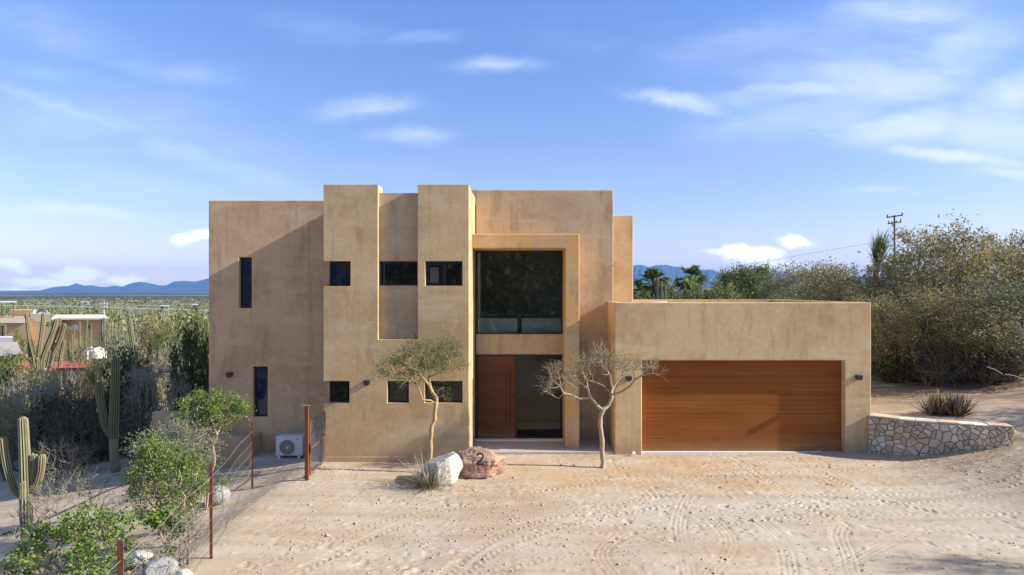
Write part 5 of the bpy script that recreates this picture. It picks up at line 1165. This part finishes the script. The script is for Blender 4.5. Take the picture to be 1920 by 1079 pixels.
b(30, 160, 693, 740, 34.6, 37).build('wall', 'roof_tan', rf)
wb = thing('garden_wall', (X(5, 42), 42, Hs(X(5, 42), 42)), 'white block wall with a pale sloping buttress at the far left', 'wall')
b(-30, 24, 633, 641, 42, 43).build('white_block', 'white_wall', wb)
MB().add([P(-30,641.3,42),P(32,641.3,42),P(42,664,41),P(-30,670,41),P(-30,641.3,43),P(32,641.3,43),P(42,664,43),P(-30,670,43)], [(0,1,2,3),(7,6,5,4),(0,1,5,4),(1,2,6,5),(2,3,7,6),(3,0,4,7)]).build('buttress', 'concrete', wb)
tk = thing('water_tank', (X(183, 37), 37, Hs(X(183, 37), 37)), 'pale plastic water tank with a white pipe frame among the bushes', 'water tank')
k = 37/FPX; c = X(183, 37); MB().tube([(c, 37, Z(672, 37)), (c, 37, Z(658, 37)), (c, 37, Z(653, 37)), (c, 37, Z(651, 37))], [15*k, 15*k, 7*k, 6*k], 20).build('tank_body', 'tank', tk, smooth=False); MB().tube([(c, 37, Z(650.9, 37)), (c, 37, Z(649, 37))], [6*k, 5.5*k], 16).build('lid', 'lamp_black', tk)
MB().tube([P(164, 676, 36.3), P(164, 653, 36.3), P(172, 652, 36.3)], .05, 6).build('pipe_frame', 'white_paint', tk)
for i, (px, py, w_, h_, D, mm, lab) in enumerate([(366,575,11,7,210,'clay','tiny peach cube house on the far plain next to the left wall of the house'),(313,577,8,6,200,'white_wall','tiny pale house on the far plain'),(160,568,16,3,260,'white_wall','tiny long white roofed building on the far plain'),(304,576,7,4,230,'mesh_metal','tiny grey house on the far plain')]):
    t = thing('house', (X(px, D), D, Z(py+h_/2, D)), lab, 'house'); b(px-w_/2, px+w_/2, py-h_/2+1, py+h_/2+3, D, D+6).build('wall', mm, t); b(px-w_/2-.5, px+w_/2+.5, py-h_/2, py-h_/2+1, D-.3, D+6.3).build('roof', 'white_wall', t); b(px-1.5, px+1, py, py+2.4, D-.15, D-.02).build('window', 'glass_dark', t)
t = thing('house', (X(1900, 46), 46, 1.2), 'white flat roofed house seen through the trees at the right edge', 'house')
b(1870, 2010, 503, 640, 46, 54).build('wall', 'white_wall', t); b(1866, 2014, 499, 503, 45.6, 54.4).build('roof', 'white_wall', t); b(1890, 1915, 515, 530, 45.9, 45.99).build('window', 'glass_dark', t)
# parked car among the bushes
cw = X(157, 27); czb = Hs(cw, 27); t = thing('parked_car', (cw, 27, czb), 'blue parked car glimpsed through the bushes left of the giant cactus', 'car')
V = [(-1.9,.35),(-1.9,.85),(-1.0,.95),(-.6,1.42),(.7,1.42),(1.25,.95),(1.9,.85),(1.95,.35)]; n = len(V)
MB().add([(cw+a, 26.2, czb+z_) for a, z_ in V]+[(cw+a, 27.8, czb+z_) for a, z_ in V], [tuple(range(n)), tuple(range(2*n-1, n-1, -1))]+[(i, i+n, (i+1) % n+n, (i+1) % n) for i in range(n)]).build('body', 'blue_car', t, bevel=.05)
MB().add([(cw+a, 26.17, czb+z_) for a, z_ in ((-.85,.97),(-.5,1.34),(.62,1.34),(1.05,.97))], [(0,1,2,3)]).build('window', 'glass_sky_tint', t)
for a in (-1.2, 1.2):
    for yv in (26.25, 27.75): MB().tube([(cw+a, yv-.1, czb+.32), (cw+a, yv+.1, czb+.32)], .32, 18).build('wheel', 'tyre', t)
# utility poles and wires
def pole(px, top, D, m, label, arms, r=.13):
    x = X(px, D); z0 = Hs(x, D); t = thing('utility_pole', (x, D, z0), label, 'utility pole'); MB().tube([(x, D, z0-.2), (x, D, Z(top, D))], [r*.85, r*.6], 8).build('pole', m, t)
    for py, w_, tl in arms:
        a = MB().box(0, 0, 0, 0, 0, 0); a = MB().tube([(x-w_/2, D-.05, Z(py, D)-tl), (x+w_/2, D-.05, Z(py, D)+tl)], .05, 4); ar = a.build('crossarm', m, t)
        for s_ in (-.45, .45): MB().tube([(x+w_*s_, D-.05, Z(py, D)+tl*2*s_+.03), (x+w_*s_, D-.05, Z(py, D)+tl*2*s_+.2)], .045, 6).build('insulator', m, ar)
    return x, D, Z(top, D)
pole(195, 568, 75, 'pole_grey', 'pale utility pole with two crossarms beyond the tan house', [(571,.8*.9,0),(577.5,.7,0)]); pole(1677, 404, 52, 'pole_dark', 'dark utility pole rising above the mesquite trees', [(406,1.25,.09),(418,1.0,.07)], .1)
wz = MB().tube([P(-300,574,76), P(-100,573,75.6), P(80,574,75.3), P(195,577,75), P(390,582.5,74), P(700,590,72)], .035, 4).build('power_line', 'white_paint', None, P(195,577,75)); tag(wz, 'pale overhead wire crossing above the tan houses at the left', 'wire')
wz = MB().tube([P(1000,518,70), P(1190,512.5,66), P(1345,505.5,62), P(1640,455,54), P(1677,421,52)], .012, 4).build('power_line', 'white_paint', None, P(1340,506,62)); tag(wz, 'thin pale overhead wire crossing the blue hills at the right', 'wire')
# ------------------------------------------------------------------ far scrub and cactus forest (beyond counting)
def scat(n, d0, d1, lo, hi, pw=1.):
    D = d0*(d1/d0)**(rg.random(n)**pw); u = rg.uniform(lo, hi, n); x = u*D; return x, D, H(x, D)
x, y, z = scat(15000, 75, 1100, -1.0, .75); hgt = rg.uniform(1.2, 3.0, len(x)); k = 12
ok = (fbm(x*.012, y*.006, 3, 71) > .44) | (rg.random(len(x)) < .25); x, y, z, hgt = x[ok], y[ok], z[ok], hgt[ok]
d = unit(rg.normal(0, 1, (len(x), k, 3))); rr2 = rg.uniform(.3, 1, (len(x), k, 1)); C = np.stack([x, y, z+hgt*.45], -1)[:, None]+d*rr2*np.stack([hgt*.75, hgt*.75, hgt*.5], -1)[:, None]; C = C.reshape(-1, 3); S = np.repeat(hgt, k)*.42*(1+np.repeat(y, k)/900)
v, f = rhombs(C, rg.normal(0, 1, C.shape), rg.normal(0, 1, C.shape), S, S*.7); tag(npmesh('scrub', v, f, 'f_far'), kind='stuff', label='dense olive desert scrub covering the far plain', cat='scrub')
x, y, z = scat(5200, 80, 900, -1.0, .7); kp = fbm(x*.01, y*.005, 3, 72) > .42; x, y, z = x[kp], y[kp], z[kp]; hh2 = np.minimum(1.6+rg.gamma(2., .8, len(x)), 3.0+y*.004); A = np.stack([x, y, z], -1); B = A+np.stack([rg.normal(0, .12, len(x)), rg.normal(0, .1, len(x)), hh2], -1); rd = rg.uniform(.13, .2, len(x))*(1+y/900)
V, F = prisms(A, B, rd, rd*.85, 5); M['far_cactus'] = plain('far cactus', (.15,.17,.075), .8, 0., .3, .05); tag(npmesh('cactus_forest', V, F, 'far_cactus'), kind='stuff', label='thousands of column cacti standing on the far plain', cat='cacti')
# scrub on the slope behind the camera (seen only in the window glass and from other positions)
n = 2600; x = rg.uniform(-45, 45, n); y = -rg.uniform(9, 60, n); z = H(x, y); hgt = rg.uniform(1., 2.4, n); k = 14
d = unit(rg.normal(0, 1, (n, k, 3))); C = (np.stack([x, y, z+hgt*.5], -1)[:, None]+d*rg.uniform(.3, 1, (n, k, 1))*np.stack([hgt*.8, hgt*.8, hgt*.55], -1)[:, None]).reshape(-1, 3); S = np.repeat(hgt, k)*.3
v, f = rhombs(C, rg.normal(0, 1, C.shape), rg.normal(0, 1, C.shape), S, S*.7); tag(npmesh('hillside_scrub', v, f, 'f_far'), kind='stuff', label='scrub on the slope facing the house', cat='scrub')
# ------------------------------------------------------------------ haze
hz = MB().box(-12800, 12800, -200, 12800, -60, 420).build('haze', None); tag(hz, kind='stuff', label='blue desert haze over the plain', cat='haze')
hm = bpy.data.materials.new('haze'); hm.use_nodes = True; q = NT(hm.node_tree); q.n.clear(); ho = q.new('ShaderNodeOutputMaterial'); hv = q.new('ShaderNodeVolumePrincipled')
hv.inputs['Color'].default_value = (.16, .46, 1., 1); hv.inputs['Density'].default_value = 7.5e-5; hv.inputs['Anisotropy'].default_value = 0.; q.link(hv.outputs[0], ho.inputs['Volume']); hz.data.materials.append(hm)
